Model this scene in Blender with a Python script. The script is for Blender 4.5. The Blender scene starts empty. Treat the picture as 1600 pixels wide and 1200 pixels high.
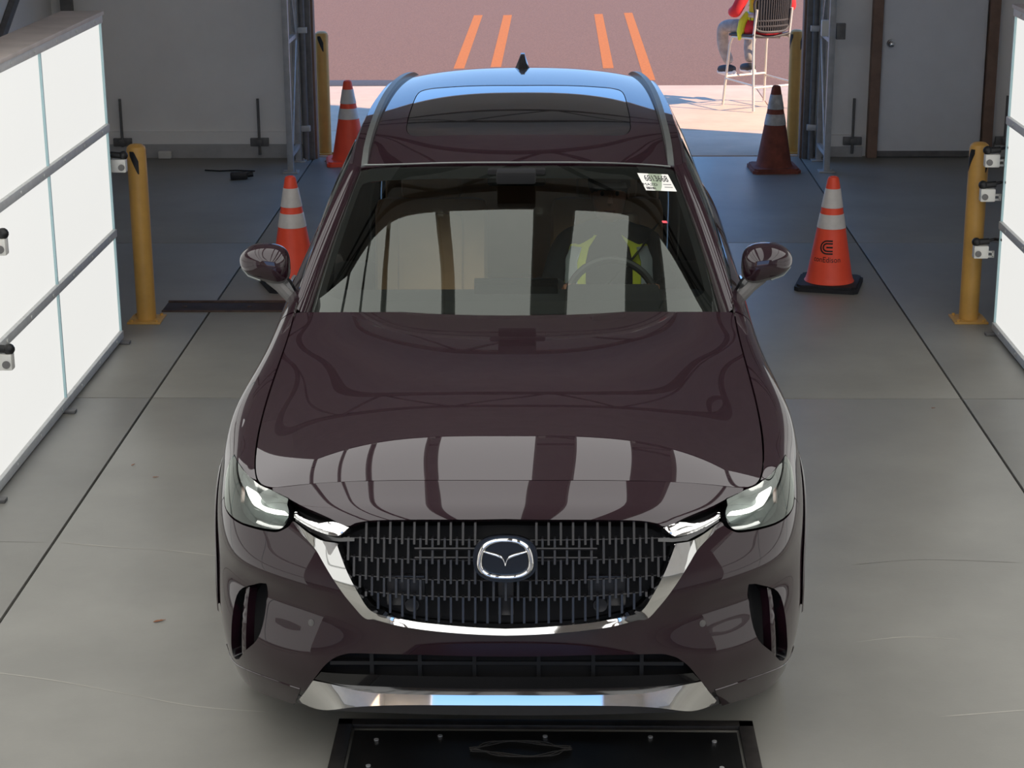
import bpy, bmesh, math, random
import numpy as np
from math import sin, cos, pi, radians
from mathutils import Vector, Matrix
from mathutils.geometry import delaunay_2d_cdt
random.seed(7)
SC=bpy.context.scene; COL=SC.collection
# ------------------------------------------------------------------ camera
def make_camera():
    yaw,pitch,roll=radians(1.42),radians(16.98),radians(0.35)
    f=Vector((-sin(yaw)*cos(pitch),cos(yaw)*cos(pitch),-sin(pitch))); r=Vector((cos(yaw),sin(yaw),0)); u=r.cross(f)
    r2=r*cos(roll)-u*sin(roll); u2=r*sin(roll)+u*cos(roll)
    cd=bpy.data.cameras.new('camera'); c=bpy.data.objects.new('camera',cd); COL.objects.link(c)
    M=Matrix((r2,u2,-f)).transposed().to_4x4(); M.translation=(0,0,3.0); c.matrix_world=M
    cd.sensor_width=36; cd.lens=67.5; cd.clip_start=.05; cd.clip_end=400; SC.camera=c
make_camera()
# ------------------------------------------------------------------ sky, sun, exposure
W=bpy.data.worlds.new('sky'); SC.world=W; W.use_nodes=True
nt=W.node_tree; bg=nt.nodes['Background']; # clear blue sky: paler at the horizon, deeper towards the zenith, the same all round
tc=nt.nodes.new('ShaderNodeTexCoord'); sx=nt.nodes.new('ShaderNodeSeparateXYZ'); rp=nt.nodes.new('ShaderNodeValToRGB')
nt.links.new(tc.outputs['Generated'],sx.inputs[0]); nt.links.new(sx.outputs['Z'],rp.inputs[0]); nt.links.new(rp.outputs[0],bg.inputs[0])
E=rp.color_ramp.elements; E[0].position=0.0; E[0].color=(.30,.50,.82,1); E[1].position=1.0; E[1].color=(.10,.26,.66,1); e=E.new(.3); e.color=(.19,.41,.84,1)
bg.inputs[1].default_value=1.8
sl=bpy.data.lights.new('sun','SUN'); sl.energy=7.6; sl.angle=radians(.6); sl.color=(1,.76,.55)
so=bpy.data.objects.new('sun',sl); COL.objects.link(so); so.location=(12,10,14)
el=radians(36); so.rotation_euler=Vector((-.923*cos(el),.383*cos(el),-sin(el))).to_track_quat('-Z','Y').to_euler()
SC.view_settings.view_transform='Standard'; SC.view_settings.look='None'; SC.view_settings.exposure=0.10; SC.view_settings.gamma=1.0
SC.view_settings.use_curve_mapping=False
# ------------------------------------------------------------------ helpers
def srgb(r,g,b):
    f=lambda c:(c/255/12.92) if c<=10.3 else ((c/255+.055)/1.055)**2.4
    return (f(r),f(g),f(b),1)
MATS={}
def mat(name,col,rough=.5,metal=0,spec=.5,coat=0,coat_rough=.03,emit=None,emit_s=0,var=0,scale=5,bump=0,bscale=60,ior=None,col2=None,detail=6):
    if name in MATS: return MATS[name]
    m=bpy.data.materials.new(name); m.use_nodes=True; t=m.node_tree; b=t.nodes['Principled BSDF']
    b.inputs['Base Color'].default_value=col; b.inputs['Roughness'].default_value=rough; b.inputs['Metallic'].default_value=metal
    b.inputs['Specular IOR Level'].default_value=spec; b.inputs['Coat Weight'].default_value=coat; b.inputs['Coat Roughness'].default_value=coat_rough
    if ior: b.inputs['Coat IOR'].default_value=ior
    if emit: b.inputs['Emission Color'].default_value=emit; b.inputs['Emission Strength'].default_value=emit_s
    tc=t.nodes.new('ShaderNodeTexCoord')
    n=t.nodes.new('ShaderNodeTexNoise'); n.inputs['Scale'].default_value=scale; n.inputs['Detail'].default_value=detail; n.inputs['Roughness'].default_value=.6
    t.links.new(tc.outputs['Object'],n.inputs['Vector'])
    r=t.nodes.new('ShaderNodeValToRGB'); c2=col2 or tuple(max(0,c*(1-var)) for c in col[:3])+(1,)
    c1=col if col2 else tuple(min(1,c*(1+var)) for c in col[:3])+(1,)
    r.color_ramp.elements[0].position=.36; r.color_ramp.elements[1].position=.64
    r.color_ramp.elements[0].color=c2; r.color_ramp.elements[1].color=c1
    t.links.new(n.outputs['Fac'],r.inputs[0]); t.links.new(r.outputs[0],b.inputs['Base Color'])
    if bump:
        n2=t.nodes.new('ShaderNodeTexNoise'); n2.inputs['Scale'].default_value=bscale; n2.inputs['Detail'].default_value=4
        t.links.new(tc.outputs['Object'],n2.inputs['Vector'])
        bp=t.nodes.new('ShaderNodeBump'); bp.inputs['Strength'].default_value=bump; bp.inputs['Distance'].default_value=.01
        t.links.new(n2.outputs['Fac'],bp.inputs['Height']); t.links.new(bp.outputs[0],b.inputs['Normal'])
    MATS[name]=m; return m
def glassmat(name,tint,ior=1.52,strength=1.0,rough=0.0):
    m=bpy.data.materials.new(name); m.use_nodes=True; t=m.node_tree; t.nodes.clear()
    o=t.nodes.new('ShaderNodeOutputMaterial'); mx=t.nodes.new('ShaderNodeMixShader'); tr=t.nodes.new('ShaderNodeBsdfTransparent'); gl=t.nodes.new('ShaderNodeBsdfGlossy')
    fr=t.nodes.new('ShaderNodeFresnel'); fr.inputs[0].default_value=ior; mu=t.nodes.new('ShaderNodeMath'); mu.operation='MULTIPLY'; mu.inputs[1].default_value=strength; mu.use_clamp=True
    tr.inputs[0].default_value=tint; gl.inputs['Roughness'].default_value=rough; gl.inputs[0].default_value=(.94,1,.93,1)
    t.links.new(fr.outputs[0],mu.inputs[0]); t.links.new(mu.outputs[0],mx.inputs[0]); t.links.new(tr.outputs[0],mx.inputs[1]); t.links.new(gl.outputs[0],mx.inputs[2]); t.links.new(mx.outputs[0],o.inputs[0])
    MATS[name]=m; return m
def emat(name,col,s):
    return mat(name,(.12,.12,.118,1),.6,emit=col,emit_s=s,spec=.1)
def tag(o,label=None,cat=None,group=None,kind=None):
    if label: o['label']=label
    if cat: o['category']=cat
    if group: o['group']=group
    if kind: o['kind']=kind
    return o
def thing(name,label,cat,loc=(0,0,0),rz=0,group=None,kind=None):
    o=bpy.data.objects.new(name,None); COL.objects.link(o); o.location=loc; o.rotation_euler=(0,0,rz); o.empty_display_size=.1
    return tag(o,label,cat,group,kind)
def mk(name,verts,faces,m,parent=None,smooth=False,loc=None,rot=None):
    me=bpy.data.meshes.new(name); me.from_pydata([tuple(map(float,v)) for v in verts],[],[tuple(map(int,f)) for f in faces]); me.update()
    if smooth: me.polygons.foreach_set('use_smooth',[True]*len(me.polygons))
    return link(name,me,m,parent,loc,rot)
def link(name,me,m=None,parent=None,loc=None,rot=None):
    if m is not None and not me.materials: me.materials.append(m)
    o=bpy.data.objects.new(name,me); COL.objects.link(o); o.parent=parent
    if loc is not None: o.location=loc
    if rot is not None: o.rotation_euler=rot
    return o
class MB:
    """collects shapes of ONE piece into one mesh"""
    def __init__(s): s.bm=bmesh.new()
    def box(s,c,size,bev=0,rz=0,M=None):
        r=bmesh.ops.create_cube(s.bm,size=1); vs=r['verts']
        bmesh.ops.scale(s.bm,vec=size,verts=vs)
        if bev:
            es=list({e for v in vs for e in v.link_edges}); rr=bmesh.ops.bevel(s.bm,geom=es,offset=bev,segments=2,affect='EDGES',profile=.6); vs=list({v for f in rr['faces'] for v in f.verts}|{v for v in vs if v.is_valid})
        X=Matrix.Translation(c)@(M if M is not None else Matrix.Rotation(rz,4,'Z')); bmesh.ops.transform(s.bm,matrix=X,verts=vs); return s
    def cyl(s,a,b,r,r2=None,n=16,cap=True):
        a=Vector(a);b=Vector(b);d=b-a
        rr=bmesh.ops.create_cone(s.bm,cap_ends=cap,segments=n,radius1=r,radius2=r if r2 is None else r2,depth=d.length)
        X=Matrix.Translation((a+b)/2)@d.to_track_quat('Z','Y').to_matrix().to_4x4(); bmesh.ops.transform(s.bm,matrix=X,verts=rr['verts']); return s
    def sph(s,c,r,n=12,sc=(1,1,1)):
        rr=bmesh.ops.create_uvsphere(s.bm,u_segments=n,v_segments=max(6,n//2),radius=r)
        bmesh.ops.scale(s.bm,vec=sc,verts=rr['verts']); bmesh.ops.translate(s.bm,vec=c,verts=rr['verts']); return s
    def lathe(s,prof,n=32,c=(0,0,0),sq=None):
        rings=[]
        for r,z in prof:
            rings.append([s.bm.verts.new((c[0]+r*cos(2*pi*i/n),c[1]+r*sin(2*pi*i/n),c[2]+z)) for i in range(n)])
        for A,B in zip(rings,rings[1:]):
            for i in range(n): s.bm.faces.new((A[i],A[(i+1)%n],B[(i+1)%n],B[i]))
        s.bm.faces.new(rings[0][::-1]); s.bm.faces.new(rings[-1]); return s
    def tube(s,pts,r,n=8,closed=False):
        P=[Vector(p) for p in pts]; N=len(P); rings=[]; up=None
        for i,p in enumerate(P):
            d=(P[(i+1)%N]-P[i-1]) if closed else (P[min(i+1,N-1)]-P[max(i-1,0)])
            d.normalize()
            if up is None: up=d.orthogonal().normalized()
            up=(up-d*up.dot(d)).normalized(); sd=d.cross(up); rr=r[i] if isinstance(r,(list,tuple)) else r
            rings.append([s.bm.verts.new(p+(up*cos(2*pi*k/n)+sd*sin(2*pi*k/n))*rr) for k in range(n)])
        for i in range(N if closed else N-1):
            A=rings[i];B=rings[(i+1)%N]
            for k in range(n): s.bm.faces.new((A[k],A[(k+1)%n],B[(k+1)%n],B[k]))
        if not closed: s.bm.faces.new(rings[0][::-1]); s.bm.faces.new(rings[-1])
        return s
    def prism(s,poly,z0,z1,M=None):
        a=[s.bm.verts.new((x,y,z0)) for x,y in poly]; b=[s.bm.verts.new((x,y,z1)) for x,y in poly]; n=len(poly)
        s.bm.faces.new(a[::-1]); s.bm.faces.new(b)
        for i in range(n): s.bm.faces.new((a[i],a[(i+1)%n],b[(i+1)%n],b[i]))
        if M is not None: bmesh.ops.transform(s.bm,matrix=M,verts=a+b)
        return s
    def build(s,name,m,parent=None,smooth=True,loc=None,rot=None,angle=35):
        bmesh.ops.recalc_face_normals(s.bm,faces=s.bm.faces)
        me=bpy.data.meshes.new(name); s.bm.to_mesh(me); s.bm.free()
        if smooth:
            me.polygons.foreach_set('use_smooth',[True]*len(me.polygons))
            try: me.set_sharp_from_angle(angle=radians(angle))
            except Exception: pass
        return link(name,me,m,parent,loc,rot)
def box(name,c,size,m,parent=None,bev=0,rz=0): return MB().box(c,size,bev,rz).build(name,m,parent,smooth=bool(bev))
def textmesh(name,body,size,m,parent,loc,rot,ext=.0008,align='CENTER',sx=1):
    cu=bpy.data.curves.new(name,'FONT'); cu.body=body; cu.size=size; cu.extrude=ext; cu.align_x=align; cu.align_y='CENTER'
    t=bpy.data.objects.new(name+'_tmp',cu); COL.objects.link(t); bpy.context.view_layer.update()
    me=bpy.data.meshes.new_from_object(t.evaluated_get(bpy.context.evaluated_depsgraph_get())); bpy.data.objects.remove(t)
    me.name=name
    for v in me.vertices: v.co.x*=sx
    return link(name,me,m,parent,loc,rot)
def catmull(P,n=6,closed=False):
    P=np.array(P,float); N=len(P); out=[]
    for i in range(N if closed else N-1):
        if closed: a,b,c,d=P[i-1],P[i],P[(i+1)%N],P[(i+2)%N]
        else: a,b,c,d=P[max(i-1,0)],P[i],P[i+1],P[min(i+2,N-1)]
        for k in range(n):
            t=k/n; out.append(.5*((2*b)+(c-a)*t+(2*a-5*b+4*c-d)*t*t+(3*b-a-3*c+d)*t**3))
    if not closed: out.append(P[-1])
    return [tuple(p) for p in out]
def skin(name,verts,edges,root,m,parent=None,sub=2):
    """one continuous body grown over a skeleton; verts: (x,y,z,rx,ry)"""
    me=bpy.data.meshes.new(name); me.from_pydata([v[:3] for v in verts],edges,[]); me.update()
    o=bpy.data.objects.new(name+'_tmp',me); COL.objects.link(o)
    o.modifiers.new('skin','SKIN').use_smooth_shade=True
    for i,v in enumerate(verts): me.skin_vertices[0].data[i].radius=(v[3],v[4] if len(v)>4 else v[3])
    for d in me.skin_vertices[0].data: d.use_root=False
    me.skin_vertices[0].data[root].use_root=True
    s=o.modifiers.new('sub','SUBSURF'); s.levels=sub; s.render_levels=sub
    bpy.context.view_layer.update()
    r=bpy.data.meshes.new_from_object(o.evaluated_get(bpy.context.evaluated_depsgraph_get())); bpy.data.objects.remove(o); r.name=name
    r.polygons.foreach_set('use_smooth',[True]*len(r.polygons)); r.materials.clear()
    return link(name,r,m,parent)
def copy_tree(o,parent=None):
    c=o.copy(); COL.objects.link(c); c.parent=parent
    for ch in [x for x in COL.objects if x.parent==o]: copy_tree(ch,c)
    return c
# ------------------------------------------------------------------ materials
CONC=mat('polished concrete',srgb(139,137,130),.42,var=.10,scale=1.3,bump=.03,bscale=90,spec=.4,detail=9)
JOINT=mat('joint filler',srgb(62,60,56),.9,var=.2)
APRON=mat('apron concrete',srgb(205,176,150),.8,var=.07,scale=3,bump=.1)
ASPH=mat('reddish asphalt',srgb(124,92,74),.9,var=.24,scale=55,bump=.4,bscale=220)
ORNG=mat('worn orange road paint',srgb(186,104,32),.8,var=.12,scale=30)
WALLP=mat('pale grey wall panel',srgb(240,237,232),.6,var=.03,scale=2)
WALLT=mat('wall base trim grey',srgb(175,174,172),.6,var=.08,scale=6)
STEEL=mat('galvanised steel',srgb(178,178,178),.45,metal=.4,var=.12,scale=14)
STEELD=mat('dull steel',srgb(110,108,106),.5,metal=.3,var=.15,scale=12)
WOOD=mat('brown timber post',srgb(134,108,92),.7,var=.12,scale=8,bump=.1,bscale=40)
DOORW=mat('white painted door',srgb(226,227,229),.5,var=.02)
CEIL=mat('ceiling liner',srgb(240,238,234),.8,var=.05)
ALU=mat('brushed aluminium rail',srgb(205,206,203),.5,metal=0,var=.06,scale=20)
SEAM=mat('aluminium seam strip',srgb(176,206,210),.4,metal=.3,var=.05)
BOXB=mat('lightbox back',srgb(205,194,187),.7,var=.08)
DIFF=emat('lit diffuser sheet',(1,.995,.955,1),.76)
DIFT=emat('lit ceiling diffuser',(1,.99,.97,1),1.8)
YEL=mat('yellow bollard paint',srgb(204,156,78),.45,var=.06,scale=9)
BLK=mat('black plastic',srgb(24,24,25),.5,var=.15)
BLKR=mat('black rubber',srgb(30,30,33),.75,var=.2,scale=20)
WHT=mat('white plastic',srgb(222,220,212),.45,var=.03)
ORC=mat('cone orange',srgb(255,84,52),.5,var=.05,scale=10)
ORCD=mat('dirt stained cone',srgb(120,62,48),.8,var=.25,scale=12)
REFL=mat('white reflective band',srgb(214,208,202),.4,var=.06,scale=15)
REFLD=mat('soiled reflective band',srgb(170,168,166),.5,var=.18,scale=22)
RUST=mat('rusty steel',srgb(84,66,58),.75,metal=.3,var=.25,scale=16)
CHROME=mat('chrome',(.86,.86,.85,1),.04,metal=1,var=.01)
# ------------------------------------------------------------------ floor
XL,XR=-2.13,2.10
YB=16.62
fl=box('floor',(0,5.0,-.16),(8.7,23.3,.28),JOINT); tag(fl,kind='structure')
g=.006
xs=[-4.35,XL,XR,4.35]; ys=[-6.6,-1.4,2.27,9.57,13.23,YB]
for i in range(3):
    for j in range(5):
        x0,x1,y0,y1=xs[i]+g,xs[i+1]-g,ys[j]+g,ys[j+1]-g
        MB().box(((x0+x1)/2,(y0+y1)/2,-.01),(x1-x0,y1-y0,.02),bev=.003).build('floor_slab',CONC,fl)
# hairline cracks
def crack(pts,w,m,z=.0006):
    v=[];f=[]
    P=catmull(pts,5); n=len(P)
    for k,(x,y) in enumerate(P):
        ww=w*(.35+.65*abs(sin(k*2.3+x*9)))*(1 if 0<k<n-1 else .1); v+=[(x,y-ww,z),(x,y+ww,z)]
    for k in range(n-1): f.append((2*k,2*k+2,2*k+3,2*k+1))
    return mk('floor_crack',v,f,m,fl)
CRK=mat('chalky crack edge',srgb(176,172,163),.9,var=.1); CRD=mat('dark crack',srgb(92,90,84),.9,var=.1)
crack([(-2.1,6.28),(-1.8,6.2),(-1.5,6.09),(-1.25,6.0),(-1.0,5.96)],.0028,CRK)
crack([(-2.1,7.52),(-1.85,7.47),(-1.6,7.43),(-1.35,7.36),(-1.15,7.33)],.003,CRK)
crack([(-4.2,6.35),(-3.2,6.33),(-2.14,6.28)],.002,CRD); crack([(-4.2,7.57),(-3.2,7.55),(-2.14,7.52)],.002,CRD)
crack([(1.1,6.55),(1.3,6.6),(1.5,6.58)],.003,CRK); crack([(1.2,7.3),(1.5,7.36),(1.9,7.33)],.002,CRD); crack([(1.3,5.95),(1.7,6.02),(2.09,6.08)],.003,CRK)
# outside ground
ap=box('apron_pavement',(0,18.8,-.06),(16,4.32,.1),APRON); tag(ap,kind='structure')
ax=[-8,-4.2,-.05,2.13,4.3,8]; ay=[YB+.03,18.0,20.94]
for i in range(5):
    for j in range(2):
        MB().box(((ax[i]+ax[i+1])/2,(ay[j]+ay[j+1])/2,-.005),(ax[i+1]-ax[i]-.01,ay[j+1]-ay[j]-.01,.012),bev=.003).build('paving_slab',APRON,ap)
asp=box('asphalt_yard',(0,58,-.07),(110,74.1,.13),ASPH); tag(asp,kind='structure')
out2=box('apron_front',(0,-14,-.08),(60,14.7,.14),APRON); tag(out2,kind='structure')
dstrip=MB().box((-4.75,21.16,-.004),(7.4,.42,.02),bev=.004).build('dark_strip',mat('dark strip grey',srgb(70,70,74),.9,var=.15,scale=30)); tag(dstrip,'dark grey strip at the edge of the sunlit apron','gutter')  # thin dark grey strip along the left part of the apron edge
for k,(xa,xb,y0,y1) in enumerate([(-1.17,-1.13,22.35,28.1),(-.745,-.705,22.35,28.1),(.565,.605,22.35,28.2),(1.005,1.035,21.35,28.35)]):
    lab=['outermost left of the four orange lane lines on the asphalt','inner left orange lane line on the asphalt, above the sunroof','inner right orange lane line on the asphalt behind the car','outermost right orange lane line, running nearest the seated person'][k]
    x=(xa+xb)/2; o=mk('lane_line',[(x-.062,y0,-.0035),(x+.062,y0+.02,-.0035),(x+.062,y1,-.0035),(x-.062,y1-.03,-.0035)],[(0,1,2,3)],ORNG); tag(o,lab,'road line','orange lane lines')
# ------------------------------------------------------------------ walls
def wall(name,c,s,m=WALLP): return tag(box(name,c,s,m),kind='structure')
HW=5.3
wall('wall_left',(-4.43,5.0,HW/2),(.16,23.4,HW)); wall('wall_right',(4.43,5.0,HW/2),(.16,23.4,HW))
wl=wall('wall_back_left',(-3.25,YB+.08,HW/2),(2.2,.16,HW)); wr=wall('wall_back_right',(3.25,YB+.08,HW/2),(2.2,.16,HW))
wall('wall_header',(0,YB+.08,(3.75+HW)/2),(4.3,.16,HW-3.75))
wall('wall_front_left',(-3.4,-6.6,HW/2),(1.9,.16,HW)); wall('wall_front_right',(3.4,-6.6,HW/2),(1.9,.16,HW)); wall('wall_front_header',(0,-6.6,(4.3+HW)/2),(4.9,.16,HW-4.3))
tag(box('ceiling',(0,5.0,HW+.06),(9.1,23.5,.12),CEIL),kind='structure')
# base trims along the back wall, with the sheet seam above
tb=tag(box('baseboard_left',(-3.25,YB-.02,.06),(2.1,.04,.12),WALLT),kind='structure'); tb2=tag(box('trim_1',(-3.25,YB-.012,.175),(2.1,.024,.11),WALLP),kind='structure')
tag(box('baseboard_right',(2.44,YB-.02,.045),(.4,.04,.09),WALLT),kind='structure'); tag(box('trim_2',(2.44,YB-.012,.14),(.4,.024,.1),WALLP),kind='structure')
tag(box('baseboard_right_corner',(4.05,YB-.02,.06),(.55,.04,.12),WALLT),kind='structure')
# personnel door between timber posts
for k,x in enumerate((2.715,3.70)):
    tag(MB().box((x,YB-.05,1.1),(.085,.1,2.2),bev=.006).build('door_post',WOOD),['brown timber post left of the white door by the lattice column','brown timber post right of the white door, above the yellow bollard'][k],'post','door posts')
d=tag(MB().box((3.205,YB-.025,1.06),(.88,.05,2.08),bev=.006).build('door_1',DOORW),kind='structure')
MB().sph((2.835,YB-.11,.98),.033,14).cyl((2.835,YB-.05,.98),(2.835,YB-.1,.98),.014).cyl((2.835,YB-.05,.98),(2.835,YB-.062,.98),.036).build('door_knob',CHROME,d)
box('door_sweep',(3.205,YB-.052,.03),(.88,.01,.05),STEELD,d)
# left corner: post, brace and sheet seam
tag(MB().box((-4.2,YB-.06,2.6),(.09,.1,5.2)).build('corner_post',STEELD,smooth=False),'dull steel corner post behind the left light panel','post')
tag(MB().tube([(-4.33,14.4,.95),(-4.33,16.3,1.95)],.045,8).build('wall_brace',STEELD),'diagonal steel brace on the left wall behind the light panel','brace')
tag(MB().tube([(-4.3,13.2,0),(-4.3,13.2,4.6)],.035,8).build('wall_conduit',STEELD),'upright dark conduit on the left wall above the light panel','conduit')
# drop bolts at the foot of the back wall
for k,(x,z0,z1) in enumerate([(-3.8,.1,.52),(-2.6,.03,.52),(2.55,.03,.51),(3.86,.1,.53)]):
    t=thing('cane_bolt',['dark drop bolt on back wall beside the left light panel','dark drop bolt on back wall beside the left lattice column','dark drop bolt on back wall between lattice column and timber post','dark drop bolt in the far right corner beyond the door'][k],'bolt',(x,YB-.05,0),group='drop bolts on the back wall')
    MB().cyl((0,0,z0),(0,0,z1),.012,n=10).build('rod',STEELD,t)
    MB().box((0,.012,.14),(.16,.035,.07),bev=.005).build('bracket',STEELD,t); MB().box((0,-.012,.14),(.05,.03,.05),bev=.004).build('sleeve',STEELD,t)
tag(MB().box((-3.43,YB-.07,.035),(.11,.05,.06),bev=.006).build('outlet_box',WHT),'small white box at the foot of the left back wall','box')
# ------------------------------------------------------------------ lattice door columns
def lattice(sx,label):
    t=thing('lattice_column',label,'column',(sx*2.24,0,0),group='steel lattice columns beside the gateway')
    for y in (15.90,16.42):
        MB().box((0,y,2.45),(.05,.05,4.9),bev=.003).build('upright',STEEL,t)
    z=.14;k=0
    while z<4.6:
        MB().box((0,16.16,z),(.035,.50,.035)).build('rung',STEEL,t,smooth=False)
        a=(-.012*sx,15.93,z+.03);b=(-.012*sx,16.39,z+.90)
        if k%2: a,b=(a[0],b[1],a[2]),(b[0],a[1],b[2])
        MB().tube([a,b],.012,6).build('diagonal',STEEL,t); z+=.94;k+=1
    for y in (15.90,16.42): MB().box((0,y,.006),(.13,.12,.012),bev=.002).cyl((.045,y-.03,.01),(.045,y-.03,.03),.009,n=6).build('base_plate',STEEL,t)
    return t
lattice(-1,'steel lattice column left of the gateway'); lattice(1,'steel lattice column right of the gateway')
for sx,lab in ((-1,'ribbed grey steel door jamb left of the gateway behind the lattice column'),(1,'ribbed grey steel door jamb right of the gateway behind the lattice column')):
    t=thing('gate_jamb',lab,'jamb',(sx*2.16,16.58,0),group='gateway jambs')
    MB().box((0,-.01,2.4),(.10,.16,4.8),bev=.004).build('post',STEELD,t); MB().cyl((sx*.02,-.11,.0),(sx*.02,-.11,4.6),.028,n=12).build('guide_tube',STEELD,t)
    MB().box((-sx*.055,.01,2.4),(.03,.12,4.8),bev=.003).build('facing',WOOD,t)
    for z in (.28,1.12): MB().box((sx*.02,-.13,z),(.09,.04,.05),bev=.004).build('clamp',STEEL,t)
tag(MB().box((2.175,15.86,1.19),(.06,.05,.13),bev=.008).build('sensor_box',WHT),'small white box fixed to the right lattice column','box')
tag(MB().box((2.31,15.90,1.16),(.075,.05,.13),bev=.006).build('junction_box',STEELD),'grey junction box on the far side of the right lattice column','box')
# ------------------------------------------------------------------ roof trusses
def truss(y,label):
    t=thing('roof_truss',label,'truss',(0,y,0),group='roof trusses')
    for z in (4.25,4.72): MB().box((0,0,z),(8.6,.06,.06)).build('chord',STEELD,t,smooth=False)
    n=10
    for k in range(n):
        a=-4.3+8.6*k/n;b=a+8.6/n; MB().tube([(a,0,4.25 if k%2 else 4.72),(b,0,4.72 if k%2 else 4.25)],.018,6).build('web',STEELD,t)
for y,lab in ((9.4,'steel roof truss nearest behind the ceiling lights'),(12.2,'middle steel roof truss'),(15.2,'steel roof truss closest to the gateway')): truss(y,lab)
# ------------------------------------------------------------------ light panels
def light_wall(sx,xf,yfar,cols,label):
    t=thing('light_panel',label,'light panel',(xf,yfar,0),group='side light panels')
    cw,rails=1.30,(.035,.635,1.24,1.845)
    s=sx
    L=cols*cw
    MB().box((s*.12,-L/2,.945),(.20,L,1.86)).build('housing',BOXB,t,smooth=False)
    for k,z in enumerate(rails):
        m=MB().box((-s*.004+s*.01,-L/2,z),(.035,L+.01,.045),bev=.004)
        for q in range(int(L/.42)): m.cyl((-s*.012,-.18-q*.42,z),(-s*.016,-.18-q*.42,z),.009,n=8)
        m.build('rail',ALU,t)
    MB().box((s*.10,-L/2,1.876),(.24,L+.02,.022),bev=.003).build('top_cap',BOXB,t)
    for c in range(cols):
        MB().box((s*.008,-c*cw,.94),(.022,.011,1.80)).build('seam_strip',SEAM,t,smooth=False)
        for r in range(3):
            z0,z1=rails[r]+.022,rails[r+1]-.022
            MB().box((s*.014,-(c+.5)*cw,(z0+z1)/2),(.01,cw-.016,z1-z0),bev=.002).build('diffuser',DIFF,t)
        MB().box((s*.13,-c*cw-.25,.012),(.2,.06,.024),bev=.004).build('foot',STEELD,t)
        MB().box((-s*.03,-c*cw-.08,.008),(.07,.05,.016),bev=.003).build('foot',STEELD,t)
    return t
light_wall(-1,-2.53,10.69,5,'long lit white light panel on the left of the car')
light_wall(1,2.545,10.88,5,'long lit white light panel on the right of the car')
# ceiling light boxes, dark gaps between them
def ceiling_box(x0,x1,y0,y1,z,label):
    t=thing('ceiling_light_box',label,'light panel',((x0+x1)/2,(y0+y1)/2,z),group='overhead light boxes')
    w,l=x1-x0,y1-y0
    MB().box((0,0,.09),(w,l,.14)).build('housing',BOXB,t,smooth=False)
    MB().box((0,0,.012),(w-.02,l-.02,.012),bev=.002).build('diffuser',DIFT,t)
    for sxx in (-1,1): MB().box((sxx*(w/2-.005),0,.02),(.012,l,.045)).build('edge_rail',ALU,t,smooth=False)
    for yy in (-l/2+.1,l/2-.1): MB().cyl((0,yy,.15),(0,yy,5.28-z),.008,n=6).build('hanger',STEELD,t)
    MB().box((w/2+.03,l/2-.02,.03),(.05,.07,.06),bev=.004).build('clip',WHT,t)
for (x0,x1),lab in zip(((-2.2,-1.77),(-1.74,-1.41),(-1.36,-.80),(-.70,-.08),(.20,.75),(1.27,2.2)),('overhead light box nearest the left side panel','narrow overhead light box, second from the left side','overhead light box, third from the left side','overhead light box above the middle of the bonnet','overhead light box above the steering wheel','overhead light box nearest the right side panel')):
    ceiling_box(x0,x1,-1.0,8.55,3.45,lab)

def cove_box(sx,label):
    t=thing('ceiling_light_box',label,'light panel',(sx*2.42,3.775,2.85),group='overhead light boxes'); t.rotation_euler=(0,sx*radians(70),0)
    l=9.55;w=1.15
    MB().box((0,0,.08),(w,l,.12)).build('housing',BOXB,t,smooth=False)
    for k in range(4): MB().box((0,-l/2+l/8+k*l/4,.012),(w-.02,l/4-.02,.012),bev=.002).build('diffuser',DIFT,t)
    for q in (-1,1): MB().box((q*(w/2-.005),0,.02),(.012,l,.045)).build('edge_rail',ALU,t,smooth=False)
cove_box(-1,'steep upper light box above the left side panel'); cove_box(1,'steep upper light box above the right side panel')

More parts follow.
